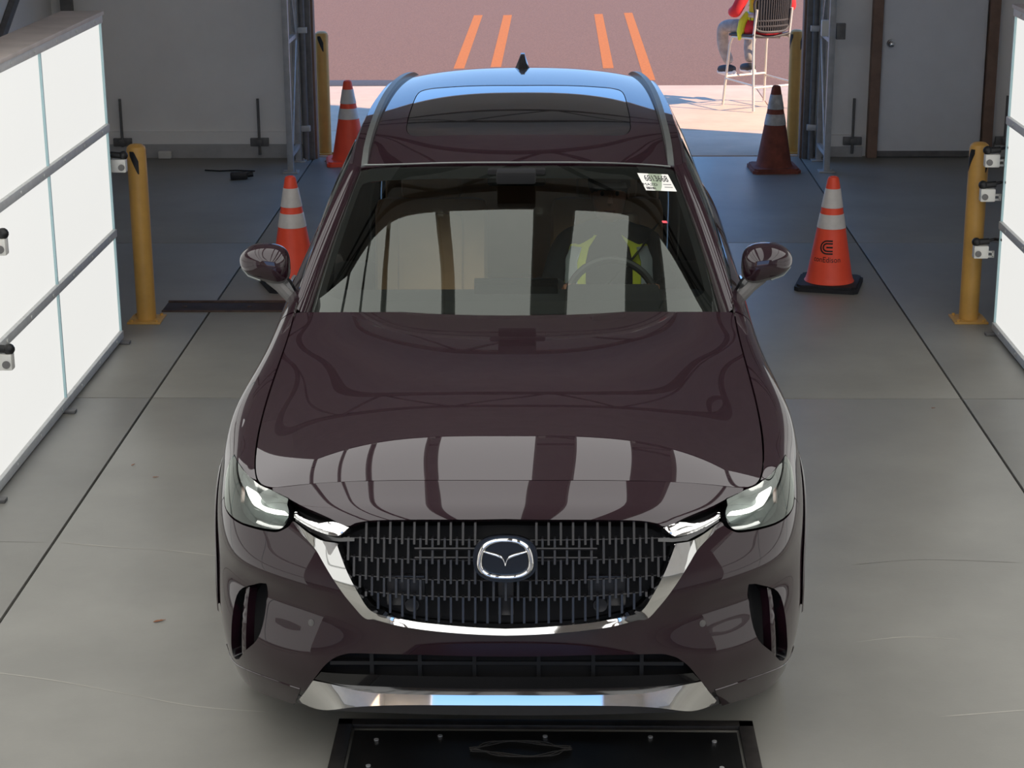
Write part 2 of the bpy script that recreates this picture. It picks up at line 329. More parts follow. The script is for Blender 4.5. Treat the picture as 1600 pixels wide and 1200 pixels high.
# ---- smooth spline nets for the car body (car frame: x across, y towards the tail, z up)
def d2mat(k):
    n=len(k); A=np.eye(n); B=np.zeros((n,n)); h=np.diff(k)
    for i in range(1,n-1):
        A[i,i-1]=h[i-1]/6; A[i,i]=(h[i-1]+h[i])/3; A[i,i+1]=h[i]/6
        B[i,i-1]=1/h[i-1]; B[i,i]=-1/h[i-1]-1/h[i]; B[i,i+1]=1/h[i]
    return np.linalg.solve(A,B)
class Net:
    def __init__(s,C,mirror=True):
        C=np.array(C,float)
        s.off=0
        if mirror:
            L=C[1:4][::-1].copy(); L[...,0]*=-1; C=np.concatenate([L,C]); s.off=3
        s.C=C; n,m,_=C.shape
        du=np.sqrt(np.linalg.norm(np.diff(C,axis=0),axis=2)).mean(1); dt=np.sqrt(np.linalg.norm(np.diff(C,axis=1),axis=2)).mean(0)
        s.ku=np.r_[0,np.cumsum(du)]; s.kt=np.r_[0,np.cumsum(dt)]
        s.Du=d2mat(s.ku); s.Dt=d2mat(s.kt)
        s.M=np.einsum('ij,jkl->ikl',s.Du,C)
        s.nu=n-1-s.off; s.nt=m-1
    def _seg(s,k,q):
        i=np.clip(np.floor(q).astype(int),0,len(k)-2); f=q-i; h=k[i+1]-k[i]
        return i,f,h
    def __call__(s,U,T):
        U=np.atleast_1d(np.asarray(U,float))+s.off; T=np.atleast_1d(np.asarray(T,float))
        i,f,h=s._seg(s.ku,U); f=f[:,None,None]; h=h[:,None,None]; a=1-f
        V=a*s.C[i]+f*s.C[i+1]+((a**3-a)*s.M[i]+(f**3-f)*s.M[i+1])*h*h/6
        D=np.einsum('ij,njl->nil',s.Dt,V)
        j,f,h=s._seg(s.kt,T); f=f[:,None]; h=h[:,None]; a=1-f; r=np.arange(len(j))
        return a*V[r,j]+f*V[r,j+1]+((a**3-a)*D[r,j]+(f**3-f)*D[r,j+1])*h*h/6
    def normal(s,U,T,e=.02):
        U=np.atleast_1d(np.asarray(U,float)); T=np.atleast_1d(np.asarray(T,float))
        t0=np.clip(T-e,0,s.nt); t1=np.clip(T+e,0,s.nt); u0=np.clip(U-e,-s.off,s.nu); u1=np.clip(U+e,-s.off,s.nu)
        n=np.cross(s(u1,T)-s(u0,T),s(U,t1)-s(U,t0)); return n/np.maximum(np.linalg.norm(n,axis=1,keepdims=True),1e-9)
def front(x):  # hood front edge
    k=(x/.745); return (x,.24+.105*k**2.4,.962-.062*k**3)
BODY=[
 [front(0),(0,.16,.928),(0,.095,.887),(0,.045,.757),(0,.012,.64),(0,0,.555),(0,0,.455),(0,.02,.335),(0,.08,.225)],
 [front(.25),(.25,.168,.924),(.25,.104,.884),(.25,.052,.757),(.25,.02,.64),(.25,.008,.556),(.25,.006,.454),(.25,.027,.334),(.25,.087,.224)],
 [front(.45),(.45,.196,.914),(.45,.135,.874),(.45,.074,.757),(.45,.042,.65),(.45,.038,.562),(.45,.026,.452),(.45,.047,.33),(.45,.108,.22)],
 [front(.61),(.605,.238,.893),(.60,.18,.852),(.60,.116,.757),(.60,.086,.66),(.60,.096,.575),(.60,.066,.45),(.60,.086,.32),(.60,.15,.21)],
 [front(.745),(.75,.30,.868),(.75,.258,.832),(.75,.206,.757),(.75,.175,.67),(.745,.20,.58),(.745,.155,.45),(.745,.178,.31),(.735,.24,.20)],
 [(.806,.41,.895),(.834,.385,.872),(.848,.36,.84),(.857,.318,.76),(.858,.29,.67),(.85,.305,.58),(.858,.272,.45),(.858,.295,.31),(.842,.345,.188)],
 [(.835,.55,.922),(.885,.53,.908),(.913,.51,.87),(.933,.475,.78),(.938,.45,.68),(.936,.445,.58),(.945,.43,.45),(.94,.45,.31),(.915,.48,.185)],
 [(.85,.75,.955),(.915,.74,.938),(.955,.73,.89),(.985,.71,.79),(.993,.69,.69),(.994,.67,.58),(.989,.65,.45),(.975,.64,.33),(.955,.64,.195)],
 [(.845,1.02,1.025),(.92,1.02,1.002),(.972,1.01,.945),(.991,1.0,.84),(.993,1.0,.70),(.991,1.0,.58),(.985,1.0,.45),(.98,1.0,.33),(.95,1.0,.20)],
 [(.835,1.40,1.09),(.898,1.40,1.062),(.942,1.40,.99),(.966,1.40,.86),(.970,1.40,.71),(.971,1.40,.58),(.972,1.40,.45),(.968,1.40,.33),(.94,1.40,.20)],
 [(.84,1.75,1.145),(.892,1.75,1.108),(.926,1.75,1.02),(.942,1.75,.88),(.944,1.75,.72),(.95,1.75,.58),(.958,1.75,.45),(.96,1.75,.33),(.935,1.75,.20)],
 [(.865,2.2,1.165),(.905,2.2,1.122),(.934,2.2,1.03),(.946,2.2,.88),(.946,2.2,.72),(.951,2.2,.58),(.958,2.2,.45),(.96,2.2,.33),(.935,2.2,.20)],
 [(.875,3.0,1.18),(.915,3.0,1.135),(.946,3.0,1.04),(.957,3.0,.89),(.956,3.0,.73),(.958,3.0,.58),(.962,3.0,.45),(.962,3.0,.33),(.935,3.0,.20)],
 [(.865,3.8,1.19),(.915,3.8,1.145),(.96,3.8,1.05),(.982,3.8,.89),(.982,3.8,.73),(.978,3.8,.58),(.972,3.8,.45),(.968,3.8,.33),(.935,3.8,.20)],
 [(.80,4.5,1.20),(.865,4.52,1.155),(.925,4.55,1.06),(.965,4.58,.90),(.975,4.6,.74),(.97,4.6,.60),(.965,4.6,.47),(.955,4.6,.36),(.92,4.55,.27)],
 [(.68,4.80,1.20),(.74,4.85,1.155),(.79,4.90,1.06),(.82,4.96,.90),(.83,5.0,.74),(.83,5.02,.60),(.82,5.02,.47),(.80,5.0,.37),(.75,4.93,.28)],
 [(.35,4.90,1.20),(.37,4.95,1.155),(.39,5.0,1.06),(.40,5.05,.90),(.41,5.09,.74),(.41,5.11,.60),(.41,5.11,.47),(.40,5.09,.37),(.38,5.0,.29)],
 [(0,4.92,1.20),(0,4.97,1.155),(0,5.02,1.06),(0,5.07,.90),(0,5.10,.74),(0,5.12,.60),(0,5.12,.47),(0,5.10,.37),(0,5.02,.29)],
]
body=Net(BODY)
UC=9.72   # column parameter at the rear corner of the bonnet
# bonnet: rows v 0 front .. 6 cowl ; columns s 0..6
def bonnet_ctrl():
    cl=[(.24,.962),(.45,1.021),(.70,1.062),(.98,1.087),(1.28,1.106),(1.52,1.117),(1.70,1.121)]
    uu=[4.0,5.05,6.35,7.55,8.5,9.2,UC]
    E=body(np.array(uu),np.zeros(7)); rows=[]
    for s in np.linspace(0,1,7):
        r=[]
        for v in range(7):
            yc,zc=cl[v]; xe,ye,ze=E[v]
            x=s*xe; y=yc+(ye-yc)*s**2.4; z=zc+(ze-zc)*s**3
            r.append((x,y,z))
        rows.append(r)
    return rows
bonnet=Net(bonnet_ctrl())
WIND=[ # columns across, rows bottom -> top
 [(0,1.57,1.075),(0,1.87,1.251),(0,2.165,1.408),(0,2.46,1.551)],
 [(.25,1.582,1.074),(.24,1.88,1.250),(.225,2.172,1.407),(.21,2.467,1.550)],
 [(.48,1.62,1.072),(.455,1.912,1.246),(.43,2.195,1.403),(.40,2.482,1.545)],
 [(.67,1.69,1.07),(.635,1.97,1.238),(.597,2.245,1.393),(.555,2.512,1.535)],
 [(.813,1.80,1.068),(.768,2.07,1.227),(.718,2.33,1.376),(.664,2.57,1.512)]]
wind=Net(WIND)
ROOFC=[(2.46,1.551),(2.70,1.598),(3.0,1.644),(3.4,1.686),(3.85,1.704),(4.3,1.694),(4.65,1.660),(4.86,1.625)]
ROOFE=[(.697,2.58,1.505),(.697,2.75,1.560),(.688,2.98,1.620),(.682,3.4,1.648),(.668,3.85,1.655),(.642,4.28,1.640),(.607,4.60,1.607),(.57,4.78,1.567)]
def roof_ctrl():
    c=[]
    for s in np.linspace(0,1,6):
        c.append([(s*ROOFE[i][0],ROOFC[i][0]+(ROOFE[i][1]-ROOFC[i][0])*s**2,ROOFC[i][1]+(ROOFE[i][2]-ROOFC[i][1])*s**2.6) for i in range(8)])
    return c
roof=Net(roof_ctrl())
# greenhouse side: columns along the car from the A-pillar foot, rows belt -> roof edge
def green_ctrl():
    lo=[(.845,1.80,1.12),(.862,2.15,1.155),(.870,2.6,1.165),(.872,3.1,1.175),(.862,3.7,1.185),(.82,4.3,1.19),(.70,4.76,1.195)]
    hi=[ROOFE[i] for i in (0,1,2,3,4,5,7)]
    c=[]
    for a,b in zip(lo,hi):
        a=np.array(a);b=np.array(b); r=[]
        for k,f in enumerate((0,.33,.66,1)):
            p=a+(b-a)*f; p[0]+=.03*4*f*(1-f)*.6; r.append(tuple(p))
        c.append(r)
    return c
green=Net(green_ctrl(),mirror=False)
POLY={'amber':[(5.713,1.721),(5.653,2.048),(5.563,2.315),(5.515,2.38),(5.496,2.253),(5.558,1.98)],
'arch_f':[(6.6,7.926),(6.522,7.606),(6.475,7.275),(6.457,6.943),(6.459,6.609),(6.474,6.278),(6.495,5.951),(6.521,5.63),(6.557,5.314),(6.61,5.0),(6.679,4.673),
(6.762,4.353),(6.858,4.044),(6.967,3.77),(7.077,3.536),(7.198,3.358),(7.333,3.244),(7.477,3.187),(7.625,3.175),(7.772,3.197),(7.914,3.244),(8.043,3.309),
(8.156,3.392),(8.261,3.495),(8.36,3.619),(8.452,3.768),(8.538,3.944),(8.617,4.161),(8.689,4.416),(8.753,4.698),(8.808,5.0),(8.855,5.3),(8.891,5.614),
(8.917,5.947),(8.931,6.303),(8.934,6.67),(8.925,7.031),(8.904,7.369),(8.872,7.69),(8.829,7.997)],
'arch_r':[(12.855,7.96),(12.836,7.658),(12.822,7.344),(12.814,7.014),(12.81,6.659),(12.81,6.294),(12.817,5.931),(12.829,5.586),(12.847,5.27),(12.871,4.99),
(12.899,4.732),(12.931,4.502),(12.968,4.295),(13.008,4.109),(13.052,3.948),(13.099,3.817),(13.148,3.709),(13.199,3.628),(13.251,3.575),(13.304,3.55),
(13.357,3.553),(13.41,3.585),(13.462,3.644),(13.513,3.732),(13.561,3.845),(13.608,3.984),(13.652,4.159),(13.693,4.36),(13.732,4.588),(13.767,4.844),
(13.798,5.122),(13.823,5.421),(13.841,5.746),(13.851,6.094),(13.854,6.466),(13.856,6.867),(13.866,7.305),(13.887,7.786),(13.911,8.0),(13.853,8.0)],
'chrome_in':[(3.44,2.017),(3.095,2.376),(2.765,2.581),(2.425,2.626),(2.406,2.693),(2.335,2.902),(2.189,3.318),(1.984,3.821),(1.791,4.319),(1.543,4.504),(1.204,4.641),
(0.815,4.727),(0.383,4.814),(-0.002,4.861)],
'chrome_out':[(-0.002,5.043),(0.383,5.011),(0.815,4.94),(1.317,4.82),(1.737,4.725),(1.909,4.732),(2.099,4.394),(2.381,3.829),(2.627,3.357),(2.78,3.072),(2.911,2.84),
(3.064,2.651),(3.265,2.41),(3.445,2.078)],
'crease':[(3.375,7.093),(4.027,7.04),(4.846,7.165),(5.789,7.449),(6.358,7.518),(6.304,7.276)],
'drl':[(5.515,0.958),(5.484,1.2),(5.296,1.41),(5.028,1.649),(4.872,1.729),(4.289,1.39),(3.822,1.335),(3.788,1.178),(4.24,1.131),(4.518,1.089),(4.746,0.933),
(4.913,0.676),(5.012,0.419),(5.28,0.593)],
'fin':[(4.89,5.014),(5.05,5.114),(5.1,5.53),(5.101,6.03),(5.145,6.542),(5.221,7.01),(5.024,6.884),(4.977,6.454),(4.942,5.964),(4.949,5.475)],
'frit':[(0.074,0.496),(0.961,0.488),(2.072,0.461),(2.869,0.435),(3.287,0.436),(3.599,0.496),(3.839,0.654),(3.987,0.932),(4.0,1.293),(4.0,1.741),(3.938,2.263),
(3.615,2.642),(2.593,2.696),(1.149,2.714),(0.061,2.717)],
'intake_top':[(-0.004,5.826),(0.539,5.817),(1.142,5.798),(2.078,5.844),(2.35,5.911),(2.566,6.035),(2.807,6.299),(3.089,6.768),(3.294,7.18)],
'lamp':[(6.456,1.281),(6.425,1.704),(6.343,2.09),(6.144,2.441),(6.006,2.68),(5.824,2.825),(5.559,2.818),(5.297,2.758),(4.949,2.666),(4.531,2.559),(4.064,2.465),
(3.814,2.405),(3.666,2.29),(3.568,2.054),(3.534,1.58),(3.576,1.153),(3.556,0.776),(3.855,0.392),(4.148,0.119),(4.602,0.0),(5.071,0.115),(5.457,0.457),
(5.879,0.834),(6.196,1.078)],
'lamp_low':[(3.471,2.08),(3.524,2.222),(3.654,2.373),(3.812,2.494),(4.062,2.552),(4.526,2.636),(5.023,2.76),(5.381,2.86),(5.662,2.905),(5.919,2.881),(6.083,2.745)],
'lowbar':[(3.805,2.196),(4.186,2.289),(4.547,2.348),(4.627,2.355),(4.684,2.479),(4.573,2.473),(4.183,2.39),(3.815,2.284)],
'nose_low':[(3.537,0.767),(3.117,1.406),(2.546,2.026),(2.259,2.193),(2.105,2.122),(1.991,2.089),(1.794,2.044),(1.394,2.017),(0.856,1.993),(0.384,1.992)],
'seam':[(6.052,2.584),(6.444,3.068),(6.95,3.832)],
'sensor':[(3.059,5.279)],
'skid_bot':[(3.444,7.575),(3.367,7.731),(3.143,7.766),(2.861,7.714),(2.586,7.605),(2.31,7.504),(1.615,7.4),(0.821,7.349),(-0.012,7.336)],
'skid_top':[(-0.01,7.008),(0.819,7.018),(1.679,7.017),(1.976,6.988),(2.3,6.924),(2.697,6.823),(3.075,6.765)],
'sticker':[(2.598,2.795),(3.874,2.802),(3.808,2.417),(2.597,2.44)],
'sunroof':[(-0.08,3.647),(1.658,3.663),(2.625,3.656),(3.264,3.622),(3.544,3.414),(3.581,2.709),(3.578,2.07),(3.487,1.605),(3.147,1.389),(2.119,1.362),(0.015,1.35)],
'vent':[(4.103,4.466),(4.595,4.794),(5.05,5.096),(5.279,5.387),(5.379,5.793),(5.466,6.405),(5.633,7.156),(5.257,7.024),(4.934,6.609),(4.542,6.217),(4.35,5.929),
(4.232,5.565),(4.169,5.128)],
'wing':[(3.435,1.381),(3.315,1.684),(3.123,1.952),(2.9,2.085),(2.571,2.061),(2.259,2.218),(2.234,2.254),(2.44,2.448),(2.769,2.386),(3.122,2.198),(3.439,1.842)],
'wingdark':[(3.439,1.842),(3.122,2.198),(2.769,2.386),(2.44,2.448),(2.136,2.466),(2.135,2.545),(2.438,2.559),(2.766,2.532),(3.12,2.317),(3.44,1.977)]}
# ------------------------------------------------------------------ car materials
PAINT=mat('deep plum metallic paint',(.0165,.0046,.0086,1),.5,metal=0,spec=.1,coat=1,coat_rough=.012,ior=1.62,var=.04,scale=900)
BLKG=mat('gloss black trim',(.006,.006,.007,1),.12,var=.02,coat=.5)
GRIL=mat('dark grey grille plastic',(.016,.0155,.018,1),.34,var=.05)
DARK=mat('black interior liner',(.004,.004,.005,1),.9,var=.1)
PLAS=mat('grey lower plastic',srgb(92,90,88),.5,var=.05)
SATIN=mat('satin grey roof rail',srgb(120,124,122),.35,metal=.6,var=.03)
GLASS=glassmat('windscreen glass',(.78,.84,.78,1),1.55,1.25)
SGLASS=glassmat('dark tinted side glass',(.05,.05,.055,1),1.52,1.4)
SUNR=mat('black roof glass',(.004,.004,.005,1),.03,spec=.5,var=.01,coat=1,coat_rough=.0,ior=1.5)
LENS=glassmat('headlamp lens',(.93,.95,.94,1),1.5,1.6)
LHOUS=mat('headlamp inner housing',srgb(118,126,124),.28,metal=.55,var=.08,scale=30)
DRL=mat('white daytime running light',(.8,.8,.8,1),.3,emit=(1,.97,.9,1),emit_s=2.5)
LBAR=mat('glowing reflector strip',(.7,.7,.7,1),.2,emit=(1,.98,.92,1),emit_s=.6)  # reflector, not a lamp: its brightness is put in as a soft glow
AMB=mat('amber side marker',srgb(132,118,112),.3,var=.05)
TYRE=mat('tyre rubber',(.012,.012,.013,1),.8,var=.2,scale=30)
RIM=mat('silver alloy',srgb(150,150,152),.3,metal=.9,var=.03)
TAN=mat('tan leather',srgb(196,158,124),.55,var=.06,scale=6,bump=.05)
DASH=mat('dark dashboard',srgb(46,46,48),.6,var=.1)
LBLK=mat('black leather',srgb(26,26,28),.5,var=.1)
FRIT=mat('black ceramic frit',(.010,.010,.011,1),.4,var=.05)
RED_T=mat('rear lamp red',srgb(130,12,16),.15,coat=1,var=.05)
car=thing('car','dark plum three-row crossover car facing the camera with headlamps lit','car',(-.1575,5.4,0),radians(.28))
# ------------------------------------------------------------------ panel cutter
def inside(P,poly):
    P=np.asarray(P,float); Q=np.asarray(poly,float); x,y=P[:,0],P[:,1]; r=np.zeros(len(P),bool); n=len(Q); j=n-1
    for i in range(n):
        yi,yj=Q[i,1],Q[j,1]; c=((yi>y)!=(yj>y))
        with np.errstate(divide='ignore',invalid='ignore'): xx=(Q[j,0]-Q[i,0])*(y-yi)/(yj-yi)+Q[i,0]
        r^=c&(x<xx); j=i
    return r
def dens(poly,du,dt):
    o=[];n=len(poly)
    for i in range(n):
        a=np.array(poly[i]);b=np.array(poly[(i+1)%n]); k=max(1,int(np.ceil(max(abs(b[0]-a[0])/du,abs(b[1]-a[1])/dt))))
        for q in range(k): o.append(tuple(a+(b-a)*q/k))
    return o
def panel(name,S,outer,holes=(),sgn=1,side=1,off=0.0,skirt=.014,du=.16,dt=.2,m=None,parent=None,dome=0.0,bow=None,lip=.0,bdir=None):
    rings=[dens(p,du,dt) for p in [outer]+list(holes)]
    pts=[];edges=[];ring_idx=[]
    for r in rings:
        s=len(pts); pts+=r; n=len(r); edges+=[(s+i,s+(i+1)%n) for i in range(n)]; ring_idx.append(list(range(s,s+n)))
    B=np.array(pts); u0,u1=B[:,0].min(),B[:,0].max(); t0,t1=B[:,1].min(),B[:,1].max()
    gu,gt=np.meshgrid(np.arange(u0+du/2,u1,du),np.arange(t0+dt/2,t1,dt)); G=np.c_[gu.ravel(),gt.ravel()]
    if len(G):
        ok=inside(G,outer)
        for h in holes: ok&=~inside(G,h)
        G=G[ok]
        if len(G):
            D=np.sqrt((((G[:,None,:]-B[None])/np.array([du,dt]))**2).sum(2)).min(1); G=G[D>.45]
    allp=[Vector(p) for p in pts]+[Vector(p) for p in G]
    r=delaunay_2d_cdt(allp,edges,[],0,1e-6)
    V=np.array([tuple(v) for v in r[0]]); F=np.array([f for f in r[2] if len(f)==3])
    cen=V[F].mean(1); ok=inside(cen,outer)
    for h in holes: ok&=~inside(cen,h)
    F=F[ok]
    orig=r[3]; o2n={}
    for i,l in enumerate(orig):
        for q in l: o2n[q]=i
    P=S(V[:,0],V[:,1]); N=S.normal(V[:,0],V[:,1])*sgn
    o=np.full(len(V),off)
    if dome:
        D=np.sqrt((((V[:,None,:]-B[None])/np.array([du,dt]))**2).sum(2)).min(1); o=o+dome*np.sqrt(np.clip(1-(1-np.clip(D/2.2,0,1))**2,0,1))
    if bow is not None and bdir is None: o=o+bow(V[:,0],V[:,1])
    P=P+N*o[:,None]
    if bdir is not None: P=P+np.array(bdir)*bow(V[:,0],V[:,1])[:,None]
    if lip:
        bi=[o2n[i] for i in range(len(pts)) if i in o2n]; P[bi]-=N[bi]*lip
    a,b,c=P[F[:,0]],P[F[:,1]],P[F[:,2]]; fl_=(np.cross(b-a,c-a)*N[F[:,0]]).sum(1)<0; F[fl_]=F[fl_][:,::-1]
    verts=[tuple(p) for p in P]; faces=[tuple(f) for f in F]; nor=[tuple(n) for n in N]
    if dome or bow is not None: nor=[(0,0,0)]*len(nor)
    if skirt:
        for ri in ring_idx:
            idx=[o2n[i] for i in ri if i in o2n]; n=len(idx); s=len(verts)
            for i in idx: verts.append(tuple(P[i])); verts.append(tuple(P[i]-N[i]*skirt)); nor+=[(0,0,0)]*2
            for k in range(n):
                q=(k+1)%n
                if side==0 and abs(P[idx[k]][0])<1e-4 and abs(P[idx[q]][0])<1e-4: continue
                faces.append((s+2*k,s+2*q,s+2*q+1,s+2*k+1))
    verts=np.array(verts); nor=np.array(nor)
    if side==0:
        n=len(verts); mp=np.arange(n)+n; z=np.abs(verts[:,0])<1e-4; nv=len(V); z[nv:]=False
        mv=verts*np.array([-1,1,1]); mn=nor*np.array([-1,1,1]); keep=~z; new=np.cumsum(keep)-1+n; mp=np.where(z,np.arange(n),new)
        faces=faces+[tuple(mp[i] for i in f[::-1]) for f in faces]; verts=np.r_[verts,mv[keep]]; nor=np.r_[nor,mn[keep]]
        nor[:n][z]*=np.array([0,1,1])
    elif side==-1:
        verts=verts*np.array([-1,1,1]); nor=nor*np.array([-1,1,1]); faces=[f[::-1] for f in faces]
    ob=mk(name,verts,faces,m,parent,smooth=True)
    me=ob.data
    if len(me.vertices)==len(nor): me.normals_split_custom_set_from_vertices([tuple(n) for n in nor])
    return ob
def strip(name,S,curve,o0,o1,sgn=1,side=1,m=None,parent=None,closed=True):
    C=np.array(curve); P=S(C[:,0],C[:,1]); N=S.normal(C[:,0],C[:,1])*sgn; n=len(C); v=[];f=[]
    for k in range(n): v+=[P[k]+N[k]*o0,P[k]+N[k]*o1]
    for k in range(n if closed else n-1): q=(k+1)%n; f.append((2*k,2*q,2*q+1,2*k+1))
    v=np.array(v)
    if side==-1: v=v*np.array([-1,1,1])
    if side==0:
        nn=len(v); v=np.r_[v,v*np.array([-1,1,1])]; f=f+[tuple(i+nn for i in q) for q in f]
    return mk(name,v,f,m,parent,smooth=True)
both=lambda fn:(fn(1),fn(-1))
PL=POLY
sm=lambda k,n=4:catmull(PL[k],n)
chr_out=sm('chrome_out'); chr_in=sm('chrome_in'); nose_low=sm('nose_low',3)
chr_out[0]=(0,chr_out[0][1]); chr_in[-1]=(0,chr_in[-1][1])
lamp=PL['lamp']; tip=0
lamp_sm=[lamp[0]]+catmull(lamp[0:16],3)[1:]+catmull(lamp[16:]+[lamp[0]],3)[:-1]
lamp_low=sm('lamp_low'); crease=sm('crease'); intake=sm('intake_top'); intake[0]=(0,intake[0][1])
lampO=[(p[0],p[1]) for p in lamp]
AF=PL['arch_f']; AR=PL['arch_r']
seam=[(6.08,2.70),(6.38,3.2),(6.66,3.68),AF[12]]
# nose strip between bonnet and grille
panel('nose_panel',body,[(0,0.0)]+[(x,0.0) for x in np.linspace(.25,3.98,16)]+[(4.05,.03),(4.0,.22),(3.831,.379),(3.541,.725)]+nose_low+[(0,1.967)],sgn=-1,side=0,m=PAINT,parent=car,skirt=.02)
# bumper
bump=chr_out+lamp_low+seam[1:]+AF[11:1:-1]+[(6.47,7.45)]+crease[::-1][2:]+intake[::-1]
bump_o=panel('front_bumper',body,bump,holes=[catmull(PL['vent'],2,True)],sgn=-1,side=0,m=PAINT,parent=car,du=.09,dt=.09,skirt=.03)
val=crease[:-2]+[(6.47,7.48),AF[1],AF[0],(6.5,8),(6,8),(5.5,8),(5.13,8),(4.6,8),(4.1,8),(3.66,7.99)]
both(lambda s:panel('lower_valance',body,val,sgn=-1,side=s,m=PAINT,parent=car,du=.12,dt=.12,off=-.004,skirt=.03))
# bonnet
hb=[(0,0.012)]+[(s,.012) for s in np.linspace(.4,5.9,14)]+[(5.965,.05)]+[(5.965,v) for v in np.linspace(.3,5.9,18)]+[(5.9,5.97)]+[(s,6) for s in np.linspace(5.5,.4,12)]+[(0,6)]
panel('bonnet',bonnet,hb,side=0,m=PAINT,parent=car,du=.12,dt=.12,skirt=.02)
# fenders, doors, quarters, tailgate
fend=[(5.15,.02)]+[(u,.02) for u in np.linspace(5.4,9.7,18)]+[(9.72,.6),(9.72,2),(9.70,4),(9.68,6),(9.66,7.3),(9.66,8)]+[(9.3,8),(8.9,8)]+AF[38:11:-1]+seam[::-1][1:]+[(6.17,2.47),(6.37,2.09),(6.45,1.70),(6.50,1.27),(6.20,1.06),(5.90,.80),(5.464,.47)]
both(lambda s:panel('front_fender',body,fend,sgn=-1,side=s,m=PAINT,parent=car,du=.12,dt=.12,skirt=.02))
fd=[(9.75,.05)]+[(u,.03) for u in np.linspace(10,11.9,9)]+[(11.95,.05),(11.95,4),(11.95,7.2),(9.70,7.2),(9.73,4)]
both(lambda s:panel('front_door',body,fd,sgn=-1,side=s,m=PAINT,parent=car,du=.16,dt=.16))
rd=[(11.98,.05)]+[(u,.03) for u in np.linspace(12.1,13.2,7)]+[(13.24,.06),(13.2,2),(13.10,3.7)]+AR[15:3:-1]+[(12.80,7.2),(11.98,7.2)]
both(lambda s:panel('rear_door',body,rd,sgn=-1,side=s,m=PAINT,parent=car,du=.12,dt=.16))
sil=[(9.70,7.23),(12.79,7.23),(12.84,8),(9.68,8)]
both(lambda s:panel('side_sill',body,sil,sgn=-1,side=s,m=BLKG,parent=car,du=.2,dt=.2))
qt=[(13.27,.05)]+[(u,.03) for u in np.linspace(13.5,14.9,7)]+[(15.0,.05),(15.1,4),(15.1,8),(13.95,8)]+AR[37:15:-1]+[(13.13,3.72),(13.23,2)]
both(lambda s:panel('rear_quarter',body,qt,sgn=-1,side=s,m=PAINT,parent=car,du=.1,dt=.16))
tg=[(15.03,.05),(15.6,.03),(16.3,.03),(17,.03),(17,8),(16,8),(15.13,8),(15.13,4)]
both(lambda s:panel('tailgate',body,tg,sgn=-1,side=s,m=PAINT,parent=car,du=.1,dt=.2))
both(lambda s:panel('rear_lamp',body,[(14.2,1.6),(15.9,1.6),(15.9,2.3),(14.3,2.4)],sgn=-1,side=s,off=.006,m=RED_T,parent=car,du=.12,dt=.2))
# wheel arch trims
def arch_trim(s,A,nm='arch_trim'):
    C=np.array(catmull(A[5:35],2)); P=body(C[:,0],C[:,1]); N=-body.normal(C[:,0],C[:,1]); v=[];f=[]
    cen=P.mean(0)
    for p,n in zip(P,N):
        d=(p-cen); d[0]=0; d/=np.linalg.norm(d); 
        for a,b in ((.026,.0005),(.018,.006),(-.004,.008),(-.010,.004),(-.012,-.05)): v.append(p+d*a+n*b)
    k=5
    for i in range(len(P)-1):
        for j in range(k-1): f.append((i*k+j,i*k+j+1,(i+1)*k+j+1,(i+1)*k+j))
    v=np.array(v)
    if s<0: v=v*np.array([-1,1,1])
    return mk(nm,v,f,PAINT,car,smooth=True)
for s in (1,-1): arch_trim(s,AF); arch_trim(s,AR)
# dark liner under everything seen through gaps
ln=[(0,.2),(2,.2),(4,.3),(5.3,.3),(6.2,.9),(6.3,4),(6.2,7.9),(3,7.9),(0,7.9)]
panel('front_liner',body,ln,sgn=-1,side=0,off=-.085,skirt=0,m=DARK,parent=car,du=.3,dt=.3)
lb=[(0,.3),(5.6,.3),(5.6,5.9),(0,5.9)]
panel('bonnet_liner',bonnet,lb,side=0,off=-.05,skirt=0,m=DARK,parent=car,du=.5,dt=.5)
MB().box((0,2.75,.27),(1.7,4.3,.06)).box((0,.9,.55),(1.2,1.0,.5)).box((0,2.6,.34),(1.6,2.0,.1)).build('underbody',DARK,car,smooth=False)
# ------------------------------------------------------------------ grille
grille=panel('grille',body,[(0,2.02)]+[(p[0],p[1]+.06) for p in nose_low[::-1]]+[(3.2,1.75),(3.40,1.6),(3.43,2.05)]+chr_in[1:],sgn=-1,side=0,off=-.055,skirt=0,m=DARK,parent=car,du=.2,dt=.25)
inner=[(0,2.05)]+[(p[0]*.99,p[1]+.10) for p in nose_low[::-1] if p[0]<2.25]+[(2.24,2.34)]+[(p[0]-.02,p[1]) for p in chr_in if p[0]<2.42]
rowsT=[(2.13,2.62),(2.50,3.02),(2.94,3.47),(3.40,3.92),(3.84,4.72)]
xs_t=np.linspace(0,3.2,200)
for r,(ta,tb_) in enumerate(rowsT):
    X=body(xs_t,np.full(200,(ta+tb_)/2))[:,0]
    for k in range(-15,16):
        x=(k+(.5 if r%2==0 else 0))*.0375
        u=float(np.interp(abs(x),X,xs_t)); 
        lim=inside(np.array([[max(u,.01),ta+.05]]),inner)[0]
        if not lim: continue
        te=tb_
        while te>ta+.12 and not inside(np.array([[max(u,.01),te]]),inner)[0]: te-=.05
        if te<=ta+.12: continue
        if r<2 and abs(x)<.092 : continue
        if r==2 and abs(x)<.085: continue
        A,Bp=body([u,u],[ta,te]); sx=1 if x>=0 else -1
        v=[]
        for P,(w,o) in ((A,(.0035,-.018)),(A,(.0035,-.04)),(Bp,(.0035,-.012)),(Bp,(.0035,-.04))):
            for q in (-1,1): v.append((abs(P[0])*sx+q*w,P[1]-o,P[2]))
        mk('grille_bar',v,[(0,1,5,4),(2,6,7,3),(0,4,6,2),(1,3,7,5),(0,2,3,1),(4,5,7,6)],GRIL,grille)
